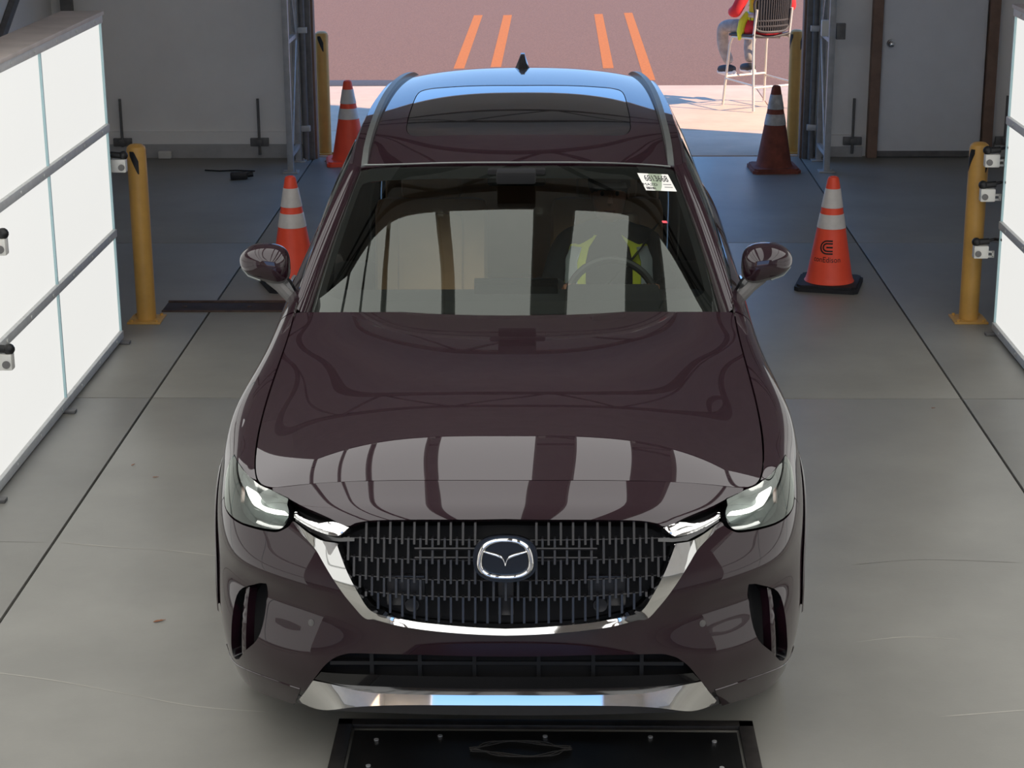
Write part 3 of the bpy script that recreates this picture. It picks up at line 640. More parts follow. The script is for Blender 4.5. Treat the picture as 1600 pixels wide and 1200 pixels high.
for t in (2.56,2.98,3.435,3.88):
    U=np.array([u for u in np.linspace(0,2.45,30) if inside(np.array([[max(u,.01),t]]),inner)[0]]); P=body(U,np.full(len(U),t)); pts=[(x,y+.030,z) for x,y,z in P]
    MB().tube([(-x,y,z) for x,y,z in pts[::-1][:-1]]+pts,.0025,6).build('grille_ledge',GRIL,grille)
for dz in (0,.03): MB().tube([(-.28,.075,.80-dz),(.28,.075,.80-dz)],.004,6).build('inner_crossbar',GRIL,grille)
MB().box((0,.062,.67),(.05,.03,.16),bev=.006).build('camera_mount',GRIL,grille); MB().box((0,.032,.735),(.02,.02,.02),bev=.003).build('front_camera',BLKG,grille)
for s in (1,-1): MB().cyl((s*.29,.075,.62),(s*.29,.058,.62),.022,n=20).box((s*.31,.085,.66),(.12,.02,.10),bev=.004).build('fan_shroud',GRIL,grille)
# chrome surround
def pdist(u,t,C):
    K=np.array([.17,.11]); C=np.array(C)*K; A,B=C[:-1],C[1:]; P=np.c_[u,t]*K; d=B-A; L=(d**2).sum(1)+1e-12
    q=np.clip(((P[:,None]-A)*d).sum(2)/L,0,1); return np.sqrt(((P[:,None]-(A+q[...,None]*d))**2).sum(2)).min(1)
def slant(u,t):
    a=pdist(u,t,chr_in); b=pdist(u,t,chr_out); w=np.clip((u-1.25)/.6,0,1); w=w*w*(3-2*w); return (w*.020*b+(1-w)*.015*a)/(a+b+1e-9)
panel('grille_surround',body,chr_out+chr_in,sgn=-1,side=0,off=.001,skirt=.045,bow=slant,m=CHROME,parent=car,du=.05,dt=.06)
both(lambda s:panel('chrome_wing',body,catmull(PL['wing'],3,True),sgn=-1,side=s,off=-.004,skirt=.03,dome=.004,bow=lambda u,t:.022*(t-1.9),m=CHROME,parent=car,du=.05,dt=.06))
both(lambda s:panel('wing_groove',body,PL['wingdark'],sgn=-1,side=s,off=-.014,skirt=.01,m=BLKG,parent=car,du=.1,dt=.1))
# badge
bd=thing('badge',None,None); bd.parent=car; bd.location=(0,.006,.797); bd.rotation_euler=(radians(-8),0,0); bd['label']='chrome winged maker badge on black oval'
def oval(a,b,n=2.5,N=64): return [(a*abs(cos(t))**(2/n)*(1 if cos(t)>=0 else -1), b*abs(sin(t))**(2/n)*(1 if sin(t)>=0 else -1)) for t in np.linspace(0,2*pi,N,endpoint=False)]
def yz(z=0): return Matrix.Rotation(pi/2,4,'X')
MB().prism([(x,y-.002) for x,y in oval(.098,.073)],-.0,-.02,M=None).build('badge_plate',BLKG,bd,rot=(pi/2,0,0),loc=(0,0,0))
def ring(pts,r,mtl,name,par): MB().tube([(x,-.022,y) for x,y in pts],r,8,closed=True).build(name,mtl,par)
o=[]
N=64
def egg(a,b):
    L=[]
    for x,y in oval(a,b,2.6,N): L.append((x*(1-.10*y/b) ,y))
    return L
eo,ei=egg(.086,.063),egg(.069,.052)
v=[];f=[]
for k in range(N):
    (x0,y0),(x1,y1)=eo[k],ei[k]; mx,my=(x0+x1)/2,(y0+y1)/2
    v+=[(x0,0,y0),(x0,-.010,y0),(mx,-.018,my),(x1,-.010,y1),(x1,0,y1)]
for k in range(N):
    q=(k+1)%N
    for j in range(4): f.append((5*k+j,5*k+j+1,5*q+j+1,5*q+j))
mk('badge_ring',v,f,CHROME,bd,smooth=True)
wingp=[(-.072,.030),(-.060,.024),(-.020,.013),(-.008,.004),(0,-.016)]
wt=[(-.073,.018),(-.058,.015),(-.018,.002),(-.004,-.010),(0,-.028)]
for s in (1,-1):
    P=catmull(wingp,5);Q=catmull(wt,5); v=[];f=[]
    for (a,b),(c,d_) in zip(P,Q): v+=[(s*a,-.004,b),(s*(a+c)/2,-.017,(b+d_)/2+.002),(s*c,-.004,d_)]
    for k in range(len(P)-1):
        for j in range(2):
            q=(3*k+j,3*k+j+1,3*k+4+j,3*k+3+j); f.append(q if s<0 else q[::-1])
    mk('badge_wing',v,f,CHROME,bd,smooth=True)
# ------------------------------------------------------------------ lower intake, skid, lip
skt=sm('skid_top',3); skb=[(a,b-.07) for a,b in sm('skid_bot',3)]; skt[0]=(0,skt[0][1]); skb[-1]=(0,skb[-1][1])
panel('lower_intake',body,intake+[(3.2,7.25),(0,7.2)],sgn=-1,side=0,off=-.06,skirt=0,m=DARK,parent=car,du=.2,dt=.2)
for x in (-.42,-.27,-.1,.1,.27,.42): MB().box((x,.07,.42),(.012,.03,.11)).build('intake_rib',BLK,car,smooth=False)
MB().box((0,.066,.425),(1.1,.02,.012)).build('intake_slat',BLK,car,smooth=False)
panel('intake_shelf',body,[(0,6.5)]+[(x,6.5) for x in (1,2,2.9)]+skt[::-1],sgn=-1,side=0,off=-.012,skirt=0,m=BLKG,parent=car,du=.1,dt=.1)
panel('skid_trim',body,skt+skb,sgn=-1,side=0,off=-.002,skirt=.03,bdir=(0,-1,0),bow=lambda u,t:.085*(t-6.95)*np.clip((3.6-u)/1.2,.25,1),m=CHROME,parent=car,du=.06,dt=.05)
lip=[(0,7.38)]+[(x,y+.05) for x,y in skb[::-1][1:]]+[(3.52,7.5),(3.6,7.95),(3,8),(2,8),(1,8),(0,8)]
panel('lower_lip',body,lip,sgn=-1,side=0,off=-.01,skirt=.02,m=PLAS,parent=car,du=.12,dt=.08)
both(lambda s:panel('skid_end',body,[(3.22,6.98),(3.46,7.0),(3.8,8),(3.4,8)],sgn=-1,side=s,off=-.012,skirt=0,m=BLKG,parent=car,du=.08,dt=.1))
for s in (1,-1):
    CP=np.array(crease); PP=body(CP[:,0],CP[:,1])-body.normal(CP[:,0],CP[:,1])*.0005
    MB().tube([(x*s,y,z) for x,y,z in PP],.0032,6).build('bumper_crease',PAINT,car)
# vents
def vent(s):
    V=catmull(PL['vent'],2,True)
    w=panel('side_vent',body,V,sgn=-1,side=s,off=-.07,skirt=0,m=DARK,parent=car,du=.15,dt=.2)
    strip('vent_wall',body,V,0,-.075,sgn=-1,side=s,m=BLKG,parent=w)
    panel('vent_fin',body,PL['fin'],sgn=-1,side=s,off=-.012,skirt=.03,dome=.006,m=PAINT,parent=w,du=.05,dt=.2)
both(vent)
u,t=PL['sensor'][0]
for s in (1,-1):
    p=body([u],[t])[0];n=-body.normal([u],[t])[0]; p[0]*=s;n[0]*=s
    MB().cyl(p-n*.004,p+n*.0015,.011,n=18).cyl(p+n*.0014,p+n*.003,.006,n=14).build('parking_sensor',PLAS,car)
p=body([.0],[5.3])[0]
# ------------------------------------------------------------------ headlamps
def shrink(poly,k):
    P=np.array(poly); c=P.mean(0); return [tuple(c+(q-c)*k) for q in P]
def headlamp(s):
    h=thing('headlamp',None,None); h.parent=car; h['label']='lit headlamp with white L-shaped running light'
    panel('lamp_housing',body,lamp_sm,sgn=-1,side=s,off=-.055,skirt=0,m=LHOUS,parent=h,du=.1,dt=.12)
    strip('lamp_bezel',body,lamp_sm,.0,-.06,sgn=-1,side=s,m=BLKG,parent=h)
    panel('running_light',body,catmull(PL['drl'],3,True),sgn=-1,side=s,off=-.035,skirt=.02,dome=.006,m=DRL,parent=h,du=.06,dt=.07)
    panel('reflector_strip',body,PL['lowbar'],sgn=-1,side=s,off=-.03,skirt=.015,dome=.005,m=LBAR,parent=h,du=.06,dt=.06)
    panel('side_marker',body,PL['amber'],sgn=-1,side=s,off=-.03,skirt=.01,m=AMB,parent=h,du=.06,dt=.1)
    shelf=[(3.62,1.55),(4.2,1.62),(4.85,1.95),(5.0,2.35),(4.5,2.22),(3.75,2.05)]
    panel('projector_shelf',body,shelf,sgn=-1,side=s,off=-.028,skirt=.02,m=LHOUS,parent=h,du=.1,dt=.1)
    panel('lamp_lens',body,lamp_sm,sgn=-1,side=s,off=.002,skirt=0,m=LENS,parent=h,du=.1,dt=.12)
both(headlamp)
# ------------------------------------------------------------------ greenhouse
wo=[(0,0)]+[(x,0) for x in (1,2,3,3.9)]+[(3.92,v) for v in (.5,1,1.5,2,2.5,2.95)]+[(x,2.97) for x in (3.5,3,2,1)]+[(0,2.97)]
panel('windscreen',wind,wo,side=0,skirt=0,m=GLASS,parent=car,du=.12,dt=.1)
fi=[(min(a,3.66),b) for a,b in catmull([(0,PL['frit'][0][1])]+PL['frit'][1:-1]+[(0,PL['frit'][-1][1])],3)]
panel('windscreen_frit',wind,wo[:-1]+[(0,2.97),]+[p for p in fi[::-1]],side=0,off=-.006,skirt=0,m=FRIT,parent=car,du=.15,dt=.1)
# scuttle behind the bonnet and wipers
MB().box((0,1.70,1.03),(1.5,.16,.03),bev=.01).build('scuttle_panel',BLK,car)
for s,xa in ((1,.62),(1,-.05)): MB().tube([(xa,1.70,1.085),(xa-.35,1.665,1.09),(xa-.62,1.68,1.085)],.008,6).build('wiper',BLK,car)
# A-pillars and cant rails
def pillar(s):
    C=[]
    for k,t in enumerate(np.linspace(0,3,14)):
        w=wind([3.92],[t])[0]; g_=green([.05+.12*t/3],[t])[0]
        C.append((w,g_))
    v=[];f=[]
    for w,g_ in C:
        mid=(w+g_)/2+np.array([.028,-.018,.022]); q1=w*.72+g_*.28+np.array([.018,-.016,.018]); q2=w*.25+g_*.75+np.array([.022,-.008,.012])
        for p in (w+np.array([0,0,-.012]),w+np.array([.0,-.004,.006]),q1,mid,q2,g_): v.append(p*np.array([s,1,1]))
    k=6
    for i in range(len(C)-1):
        for j in range(k-1):
            q=(i*k+j,i*k+j+1,(i+1)*k+j+1,(i+1)*k+j); f.append(q if s>0 else q[::-1])
    mk('windscreen_pillar',v,f,PAINT,car,smooth=True)
both(pillar)
both(lambda s:panel('cant_rail',green,[(.0,2.72),(1,2.74),(3,2.74),(5,2.70),(5.9,2.6),(6,3),(3,3),(0,3)],side=s,m=PAINT,parent=car,du=.2,dt=.1,skirt=.02))
sgp=[(.22,.06),(.3,.03),(1,.02),(3,.02),(5,.05),(5.6,.3),(5.75,2.5),(5,2.69),(3,2.73),(1,2.73),(.2,2.70)]
both(lambda s:panel('side_glass',green,sgp,side=s,off=-.004,skirt=0,m=SGLASS,parent=car,du=.25,dt=.25))
for a in (1.75,3.55): both(lambda s:panel('window_pillar',green,[(a,.03),(a+.16,.03),(a+.2,2.72),(a+.04,2.72)],side=s,off=.002,skirt=.01,m=BLKG,parent=car,du=.2,dt=.3))
both(lambda s:panel('belt_moulding',green,[(.1,-.0),(3,0),(5.6,0),(5.6,.09),(3,.07),(.1,.07)],side=s,off=.006,skirt=.012,m=CHROME if False else BLKG,parent=car,du=.3,dt=.1))
both(lambda s:panel('rear_pillar',green,[(5.62,.05),(6,.0),(6,2.62),(5.78,2.62)],side=s,off=.0,skirt=.01,m=PAINT,parent=car,du=.2,dt=.2))
# roof
sun=catmull([(0,PL['sunroof'][0][1])]+PL['sunroof'][1:-1]+[(0,PL['sunroof'][-1][1])],4)
ro=[(0,.02),(1,.02),(3,.02),(4.4,.03),(4.98,.06)]+[(4.99,t) for t in (1,2,3,4,5,6,6.9)]+[(4.6,6.95),(3,7),(1,7),(0,7)]
panel('roof',roof,ro[:1]+ro[1:-1]+[(0,7)]+sun,side=0,m=PAINT,parent=car,du=.15,dt=.12,skirt=.02)
panel('sunroof',roof,shrink([],1) if False else [(0 if p[0]<1e-3 else p[0]*.993,p[1]) for p in sun],side=0,off=-.002,m=SUNR,parent=car,du=.15,dt=.12,skirt=.01)
strip('sunroof_seal',roof,[p for p in sun],-.0005,-.006,side=0,m=PLAS,parent=car,closed=False)
MB().tube([tuple(p*np.array([1,1,1])+np.array([0,0,.001])) for p in roof(np.linspace(-4.6,4.6,40),np.full(40,.05))],.0045,6).build('windscreen_top_strip',SATIN,car)
SP=[(0,4.82,1.632),(0,5.0,1.60)]
v=[];f=[]
for x in np.linspace(-.6,.6,13):
    k=(x/.6)**2; v+=[(x,4.72-.05*k,1.652-.055*k),(x,4.93-.05*k,1.605-.05*k),(x,4.94-.05*k,1.585-.05*k),(x,4.72-.05*k,1.60-.05*k)]
for i in range(12):
    for j in range(4): q=(j+1)%4; f.append((i*4+j,i*4+q,i*4+4+q,i*4+4+j))
mk('roof_spoiler',v,f,BLKG,car,smooth=False)
v=[];f=[]
panel('rear_window',Net([[(x,4.74-.06*(x/.6)**2,1.59-.05*(x/.6)**2),(x*1.06,4.85-.07*(x/.6)**2,1.38),(x*1.12,4.90-.08*(x/.6)**2,1.20)] for x in np.linspace(0,.58,5)]),[(0,0),(4,0),(4,2),(0,2)],sgn=-1,side=0,skirt=0,m=SGLASS,parent=car,du=.4,dt=.3)
def rail(s):
    P=roof(np.linspace(4.62,4.62,30),np.linspace(.12,6.3,30)); v=[];f=[]
    n=len(P)
    for i,p in enumerate(P):
        h=.022*min(1,min(i,n-1-i)/3+.15); x=p[0]
        for a,b in ((-.016,-.004),(-.012,h),(.012,h),(.016,-.006)): v.append(((x+a)*s,p[1],p[2]+b))
    for i in range(n-1):
        for j in range(3): q=(i*4+j,i*4+j+1,i*4+5+j,i*4+4+j); f.append(q[::-1] if s>0 else q)
    f+= [(0,1,2,3),tuple(4*(n-1)+k for k in (3,2,1,0))]
    mk('roof_rail',v,f,SATIN,car)
both(rail)
fin=[(-.13,0),(-.10,.018),(-.02,.045),(.05,.066),(.075,.070),(.085,.055),(.08,0)]
v=[];f=[]
for y,h in fin:
    w=.034*(1-abs(y)/.16)+.010
    v+=[(-w,4.40+y,1.683),(-.010 if h else -w,4.40+y,1.683+h),(.010 if h else w,4.40+y,1.683+h),(w,4.40+y,1.683)]
for i in range(len(fin)-1):
    for j in range(3): f.append((i*4+j,i*4+4+j,i*4+5+j,i*4+j+1))
mk('antenna_fin',v,f,BLKG,car,smooth=True)
# ------------------------------------------------------------------ mirrors
def mirror(s):
    mr=thing('door_mirror',None,None); mr.parent=car
    # housing: lofted sections from inner to outer end (x), each a rounded loop in y,z
    N=28;v=[];f=[]; sec=list(-np.cos(np.linspace(.05,pi-.05,26)))
    for q in sec:
        g_=(1-abs(q)**4)**.33; x=.992+.100*q; top=1.322-.034*max(0,q)**2-.010*max(0,-q)**2; bot=1.150+.068*((q+1)/2)**1.5; zc=(top+bot)/2; b=(top-bot)/2*g_; a=.090*g_; y=1.995+.028*max(0,q)**2
        for k in range(N):
            t=2*pi*k/N; cy,cz=cos(t),sin(t); yy=a*abs(cy)**.8*(1 if cy>0 else -1); zz=b*abs(cz)**.8*(1 if cz>0 else -1)
            if cy>0: yy*=.5
            v.append((s*x,y+yy,zc+zz))
    n=len(sec)
    up=[];lo=[]
    for i in range(n-1):
        for k in range(N):
            q=(i*N+k,i*N+(k+1)%N,(i+1)*N+(k+1)%N,(i+1)*N+k); q=q if s<0 else q[::-1]
            (lo if 17<=k<=25 else up).append(q)
    up+= [tuple(range(N)) if s>0 else tuple(range(N))[::-1], tuple((n-1)*N+k for k in range(N))[::-1] if s>0 else tuple((n-1)*N+k for k in range(N))]
    mk('mirror_cap',v,up,PAINT,mr,smooth=True); mk('mirror_underside',v,lo,PLAS,mr,smooth=True)
    MB().tube([(s*.975,1.975,1.185),(s*.93,1.955,1.16),(s*.89,1.93,1.125),(s*.87,1.93,1.10)],[.022,.026,.026,.024],10).build('mirror_arm',PLAS,mr)
    MB().tube([(s*.945,1.985,1.20),(s*.905,1.96,1.165),(s*.875,1.94,1.12)],[.022,.026,.024],10).build('mirror_foot',BLKG,mr)
    MB().tube([(s*1.082,1.985,1.225),(s*1.05,1.935,1.205),(s*1.0,1.912,1.192)],.004,6).build('turn_signal',SATIN,mr)
    MB().box((s*1.0,2.045,1.243),(.14,.006,.10),bev=.002).build('mirror_glass',CHROME,mr)
both(mirror)
for s in (1,-1): MB().tube([tuple(body([10.75],[.9])[0]*np.array([s,1,1])+np.array([s*.02,0,-.03])),tuple(body([10.95],[.9])[0]*np.array([s,1,1])+np.array([s*.03,0,-.03])),tuple(body([11.2],[.9])[0]*np.array([s,1,1])+np.array([s*.02,0,-.03]))],.009,8).build('door_handle',CHROME,car)
# ------------------------------------------------------------------ wheels
def wheel(x,y,s):
    w=thing('wheel',None,None); w.parent=car; w.location=(x,y,.375); w.rotation_euler=(0,pi/2*s,0)
    MB().lathe([(.24,-.11),(.33,-.125),(.362,-.115),(.375,-.08),(.376,0),(.375,.08),(.362,.115),(.33,.125),(.24,.11)],40).build('tyre',TYRE,w)
    m=MB()
    for k in range(10):
        a=2*pi*k/10; m.tube([(.05*cos(a),.05*sin(a),.09),(.23*cos(a+.05),.23*sin(a+.05),.10)],[.018,.014],6)
    m.cyl((0,0,.06),(0,0,.105),.06,n=20); m.build('spokes',RIM,w)
    MB().lathe([(.24,-.09),(.25,.11),(.235,.112),(.228,.05),(.22,-.08)],40).build('rim',RIM,w); MB().cyl((0,0,-.02),(0,0,.03),.17,n=28).build('brake_disc',STEELD,w)
for y in (.95,4.07):
    wheel(.84,y,1); wheel(-.84,y,-1)
for s in (1,-1):
    for y in (.95,4.07): MB().box((s*.62,y,.55),(.10,.95,.75)).build('wheel_well',DARK,car,smooth=False)
# ------------------------------------------------------------------ cabin
def seat(x,y,nm='front_seat'):
    t=thing(nm,None,None); t.parent=car; t.location=(x,y,0)
    MB().box((0,0,.62),(.52,.52,.18),bev=.05).build('seat_cushion',TAN,t)
    M=Matrix.Rotation(radians(-16),4,'X')
    MB().box((0,.32,.98),(.50,.16,.66),bev=.06,M=M).build('seat_back',TAN,t)
    MB().box((0,.28,1.0),(.30,.14,.50),bev=.05,M=M).build('seat_insert',TAN,t)
    MB().box((0,.43,1.37),(.27,.10,.18),bev=.04,M=M).build('headrest',TAN,t)
    for q in (-.06,.06): MB().cyl((q,.40,1.24),(q,.42,1.32),.008,n=8).build('headrest_post',STEELD,t)
seat(-.39,2.62); seat(.39,2.62)
MB().box((0,3.65,.66),(1.35,.5,.2),bev=.05).box((0,3.95,1.0),(1.35,.18,.6),bev=.06,M=Matrix.Rotation(radians(-14),4,'X')).build('rear_bench',TAN,car)
MB().box((0,2.04,1.0),(1.56,.44,.16),bev=.05).build('dashboard',DASH,car); MB().box((.39,2.03,1.085),(.38,.30,.06),bev=.025).build('instrument_hood',DASH,car)
MB().box((0,2.15,1.085),(.34,.03,.11),bev=.006).build('centre_screen',BLKG,car); MB().box((0,2.5,.72),(.22,.8,.2),bev=.03).build('centre_console',DASH,car)
sw=thing('steering_wheel',None,None); sw.parent=car; sw.location=(.39,2.28,1.0); sw.rotation_euler=(radians(66),0,0)
MB().tube([(.185*cos(a),.185*sin(a),0) for a in np.linspace(0,2*pi,40,endpoint=False)],.016,8,closed=True).build('wheel_rim',LBLK,sw)
MB().box((0,-.01,-.01),(.15,.11,.04),bev=.015).build('airbag_hub',LBLK,sw)
for a in (0,pi,-pi/2): MB().tube([(.05*cos(a),.05*sin(a),-.008),(.18*cos(a),.18*sin(a),0)],[.02,.014],8).build('wheel_spoke',LBLK,sw)
MB().cyl((0,0,-.02),(0,0,-.25),.03,n=12).build('steering_column',LBLK,sw)
MB().box((0,2.42,1.505),(.24,.05,.07),bev=.012).build('rear_view_mirror',DARK,car); MB().box((0,2.30,1.53),(.16,.10,.05),bev=.012).build('mirror_camera_pod',DARK,car)
MB().box((0,3.3,.42),(1.5,2.4,.06)).build('cabin_floor',DARK,car,smooth=False)
panel('headlining',roof,[(0,.1),(4.8,.1),(4.8,6.7),(0,6.7)],side=0,off=-.035,skirt=0,m=mat('dark headlining',srgb(60,58,57),.9,var=.05),parent=car,du=.5,dt=.4)
# stock label inside the windscreen
Q=np.array(PL['sticker']); Q[:,0]=np.clip(Q[:,0],0,3.6)
def onw(a,b,off=-.003):
    c=(Q[0]*(1-a)+Q[1]*a)*(1-b)+(Q[3]*(1-a)+Q[2]*a)*b
    p=wind([c[0]],[c[1]])[0]; n=wind.normal([c[0]],[c[1]])[0]; return Vector(p+n*off)
CM=Matrix.Translation((-.1575,5.4,0))@Matrix.Rotation(radians(.28),4,'Z')
INK=mat('black ink',(.01,.01,.01,1),.7,var=.05); INKG=mat('grey ink',(.10,.10,.10,1),.7,var=.05); PAPER=mat('white label paper',srgb(245,243,236),.5,var=.02,emit=None)
A,B_,D_=onw(0,0,.004),onw(1,0,.004),onw(0,1,.004)
ex=(B_-A); wlen=ex.length; ex.normalize(); ey=(A-D_); hlen=ey.length; ey=(ey-ex*ey.dot(ex)); ey.normalize(); ez=ex.cross(ey)
LM=CM@(Matrix((ex,ey,ez)).transposed().to_4x4()); LM.translation=CM@((A+B_+onw(1,1,.004)+D_)/4)
st=thing('stock_label','white paper stock label reading 6813668 at the top right of the windscreen','label'); st.matrix_world=LM
MB().box((0,0,0),(wlen,hlen,.0008)).build('label_sheet',PAPER,st,smooth=False)
textmesh('stock_number','6813668',hlen*.50,INK,st,(0.004,hlen*.20,.0008),(0,0,0),.0003,sx=wlen*.86/(hlen*.50*3.9))
textmesh('maker_line','MAZD',hlen*.20,INK,st,(-wlen*.27,-hlen*.16,.0008),(0,0,0),.0003,sx=1.1)
m=MB(); xx=-wlen*.44
while xx<-.02:
    w=random.choice((.0012,.002,.003)); m.box((xx,-hlen*.37,.0008),(w,hlen*.14,.0004)); xx+=w+random.choice((.0012,.002))
m.build('barcode',INK,st,smooth=False)
for k in range(2): MB().box((wlen*(.30),-hlen*(.12+.16*k),.0008),(wlen*.26,hlen*.03,.0004)).build('small_print',INKG,st,smooth=False)
tagp=onw(.35,2.75,.003); pk=MB().box((0,0,0),(.022,.014,.002),bev=.002).build('pink_tag',mat('pink tag',srgb(235,90,100),.6,var=.05)); pk.matrix_world=CM@Matrix.Translation(tagp)@(Matrix((ex,ey,ez)).transposed().to_4x4())
tag(pk,'tiny pink tag stuck on the windscreen below the white label','tag')
# ------------------------------------------------------------------ cones
def cone(loc,label,rz,dirty=False,logo=False,orange_base=False):
    t=thing('traffic_cone',label,'cone',(loc[0],loc[1],0),rz,'traffic cones')
    body_m=ORCD if dirty else ORC; band=REFLD if dirty else REFL
    R=lambda z:.150-(.150-.033)*(z-.035)/(.71-.035)
    b=MB(); h=.20;c=.03
    oct_=[(h,-h+c),(h,h-c),(h-c,h),(-h+c,h),(-h,h-c),(-h,-h+c),(-h+c,-h),(h-c,-h)]
    b.prism([(x*.93,y*.93) for x,y in oct_],.012,.04).prism(oct_,0,.026); b.build('cone_base',(ORC if orange_base else (ORCD if dirty else BLKR)),t)
    MB().lathe([(R(.03)+.012,.034),(R(.05)+.004,.05),(R(.08),.08),(R(.36),.36),(R(.63),.63),(R(.69),.69),(R(.70)-.004,.705),(R(.7)-.012,.708),(.018,.70)],36).build('cone_body',body_m,t)
    for z0,z1 in ((.385,.475),(.515,.635)):
        MB().lathe([(R(z0)+.0005,z0),(R(z0)+.0025,z0+.002),(R(z1)+.0025,z1-.002),(R(z1)+.0005,z1)],36).build('reflective_band',band,t)
    if logo:
        M=INK
        def onc(a,z,o=.0012): r=R(z)+o; return (r*sin(a),-r*cos(a),z)
        a0=-.10
        # round C mark: three nested open loops around a bar
        zc=.275
        for k,rr in enumerate((.040,.0235)):
            pts=[(x,rr) for x in np.linspace(.036,.006,6)]+[(0-rr*sin(q)*1.0,rr*cos(q)) for q in np.linspace(0,pi,14)]+[(x,-rr) for x in np.linspace(.006,.036,6)]
            P=catmull(pts,3); v=[];f=[]
            for (x,z) in P:
                pass
            w=.0048; n=len(pts)
            for i,(x,z) in enumerate(pts):
                x0,z0=pts[max(i-1,0)];x1,z1=pts[min(i+1,n-1)]; dx,dz=x1-x0,z1-z0; L=math.hypot(dx,dz); nx,nz=-dz/L*w,dx/L*w
                for sg in (1,-1): 
                    xx,zz=x+sg*nx,zc+z+sg*nz; v.append(onc(a0+xx/R(zc),zz))
            for i in range(n-1): f.append((2*i,2*i+2,2*i+3,2*i+1))
            mk('logo_loop',v,f,M,t)
        v=[];f=[]
        for i,x in enumerate(np.linspace(-.004,.036,6)):
            for sg in (1,-1): v.append(onc(a0+x/R(zc),zc+sg*.005))
        for i in range(5): f.append((2*i,2*i+2,2*i+3,2*i+1))
        mk('logo_bar',v,f,M,t)
        # lettering wrapped round the cone
        tx=textmesh('logo_lettering','conEdison',.048,M,t,(0,0,0),(0,0,0),0)
        for vv in tx.data.vertices:
            x,y=vv.co.x,vv.co.y; vv.co=Vector(onc(a0+.02+x*.92/R(.19),.196+y-.0*x,.0014))
    return t
cone((1.735,11.98),'clean orange cone with black logo standing right of the car',radians(-14),logo=True)
cone((-1.70,12.02),'orange cone partly hidden behind the left door mirror',radians(20))
cone((-1.79,16.34),'orange cone near the left gate jamb, half behind the roof',radians(8),orange_base=True)
cone((1.81,15.98),'dirt-stained brown cone in front of the right gate jamb',radians(3),dirty=True)
# ------------------------------------------------------------------ bollards
def bollard(x,y,label,sx,chev=True):
    t=thing('bollard',label,'bollard',(x,y,0),0,'yellow bollards')
    MB().lathe([(.057,0),(.057,1.035),(.052,1.055),(.035,1.068),(.001,1.072)],32).build('post',YEL,t)
    MB().box((0,0,.006),(.20,.20,.012),bev=.003).build('base_plate',YEL,t)
    for a in (-.075,.075):
        for b in (-.075,.075): MB().cyl((a,b,.012),(a,b,.024),.010,n=6).build('anchor_bolt',YEL,t)
    # slanted black hazard stripes round the top
    for k in range(3):
        v=[];f=[]; a0=k*2*pi/3-pi/2+sx*.55
        for i in range(9):
            a=a0+i*.115; z0=.945+sx*(i-4)*.016; 
            for z in (min(1.034,max(.90,z0)),min(1.034,max(.901,z0+.095))): v.append((.0583*cos(a),.0583*sin(a),z))
        for i in range(8): f.append((2*i,2*i+2,2*i+3,2*i+1))
        mk('hazard_stripe',v,f,BLK,t)
bollard(-2.475,11.13,'yellow bollard beside the far end of the left light panel',-1); bollard(2.452,11.14,'yellow bollard beside the far end of the right light panel',1)
bollard(-2.055,16.80,'yellow bollard outside the left gate jamb',-1); bollard(2.065,16.82,'yellow bollard outside the right gate jamb behind the stained cone',1)
# ------------------------------------------------------------------ inspection cameras on the light panels
def sensor(loc,sx,label,arm):
    t=thing('inspection_camera',label,'camera',loc,0,'inspection cameras')
    MB().box((0,0,-.012),(.085,.055,.075),bev=.008).build('camera_body',WHT,t)
    MB().cyl((sx*-.018,-.028,-.02),(sx*-.018,-.034,-.02),.018,n=16).build('lens_ring',STEELD,t)
    MB().box((sx*.05,-.004,-.012),(.05,.012,.012),bev=.002).box((sx*.05,-.004,-.040),(.05,.012,.012),bev=.002).box((sx*.072,-.004,-.026),(.012,.012,.04)).build('clip_frame',WHT,t)
    MB().sph((-sx*.028,0,.045),.026,14).cyl((-sx*.02,0,.045),(sx*.045,.0,.05),.018,n=14).build('ball_joint',BLK,t)
    MB().tube([(sx*.03,.0,.05),(sx*.08,.0,.062),(arm[0],arm[1],arm[2])],.009,8).build('arm',BLK,t)
ar=lambda p,x:(x-p[0],-.02,.08)
for p,l in (((2.485,10.95,1.01),'topmost white camera at the far edge of the right light panel'),((2.472,10.95,.81),'middle white camera at the far edge of the right light panel'),((2.455,10.95,.475),'lowest white camera at the far edge of the right light panel')): sensor(p,1,l,(2.56-p[0],-.085,.075))
sensor((-2.50,10.78,1.02),-1,'white camera at the far edge of the left light panel by the bollard',(-.05,-.10,.08))
sensor((-2.485,8.22,.605),-1,'white camera on the middle rail of the left light panel',(-.055,.0,.055)); sensor((-2.46,8.19,1.14),-1,'black-jointed camera at the left picture edge on the light panel',(-.08,.0,.10))
# ------------------------------------------------------------------ floor hardware
t=thing('pit_cover','black steel pit cover with bolted frame in the floor before the bumper','floor plate',(-.04,5.0,0))
PBLK=mat('black coated plate',(.012,.012,.012,1),.30,var=.35,scale=5,spec=.5); PFR=mat('dark steel frame',srgb(58,54,52),.5,metal=.4,var=.25,scale=14)
MB().box((0,0,.004),(1.28,1.62,.012),bev=.002).build('cover_plate',PBLK,t)
for sx in (-1,1):
    MB().box((sx*.675,0,.006),(.05,1.77,.018),bev=.003).build('frame_bar',PFR,t); MB().box((0,sx*.865,.006),(1.40,.045,.018),bev=.003).build('frame_bar',PFR,t)
for x,y in ((-.56,.74),(.56,.74),(-.57,.56),(.57,.56),(-.35,.77),(.35,.77),(0,.77)): MB().cyl((x,y,.009),(x,y,.014),.008,n=8).build('cover_bolt',STEEL,t)
SCR=mat('chalk scuff',srgb(62,60,58),.9,var=.2)
m=MB()
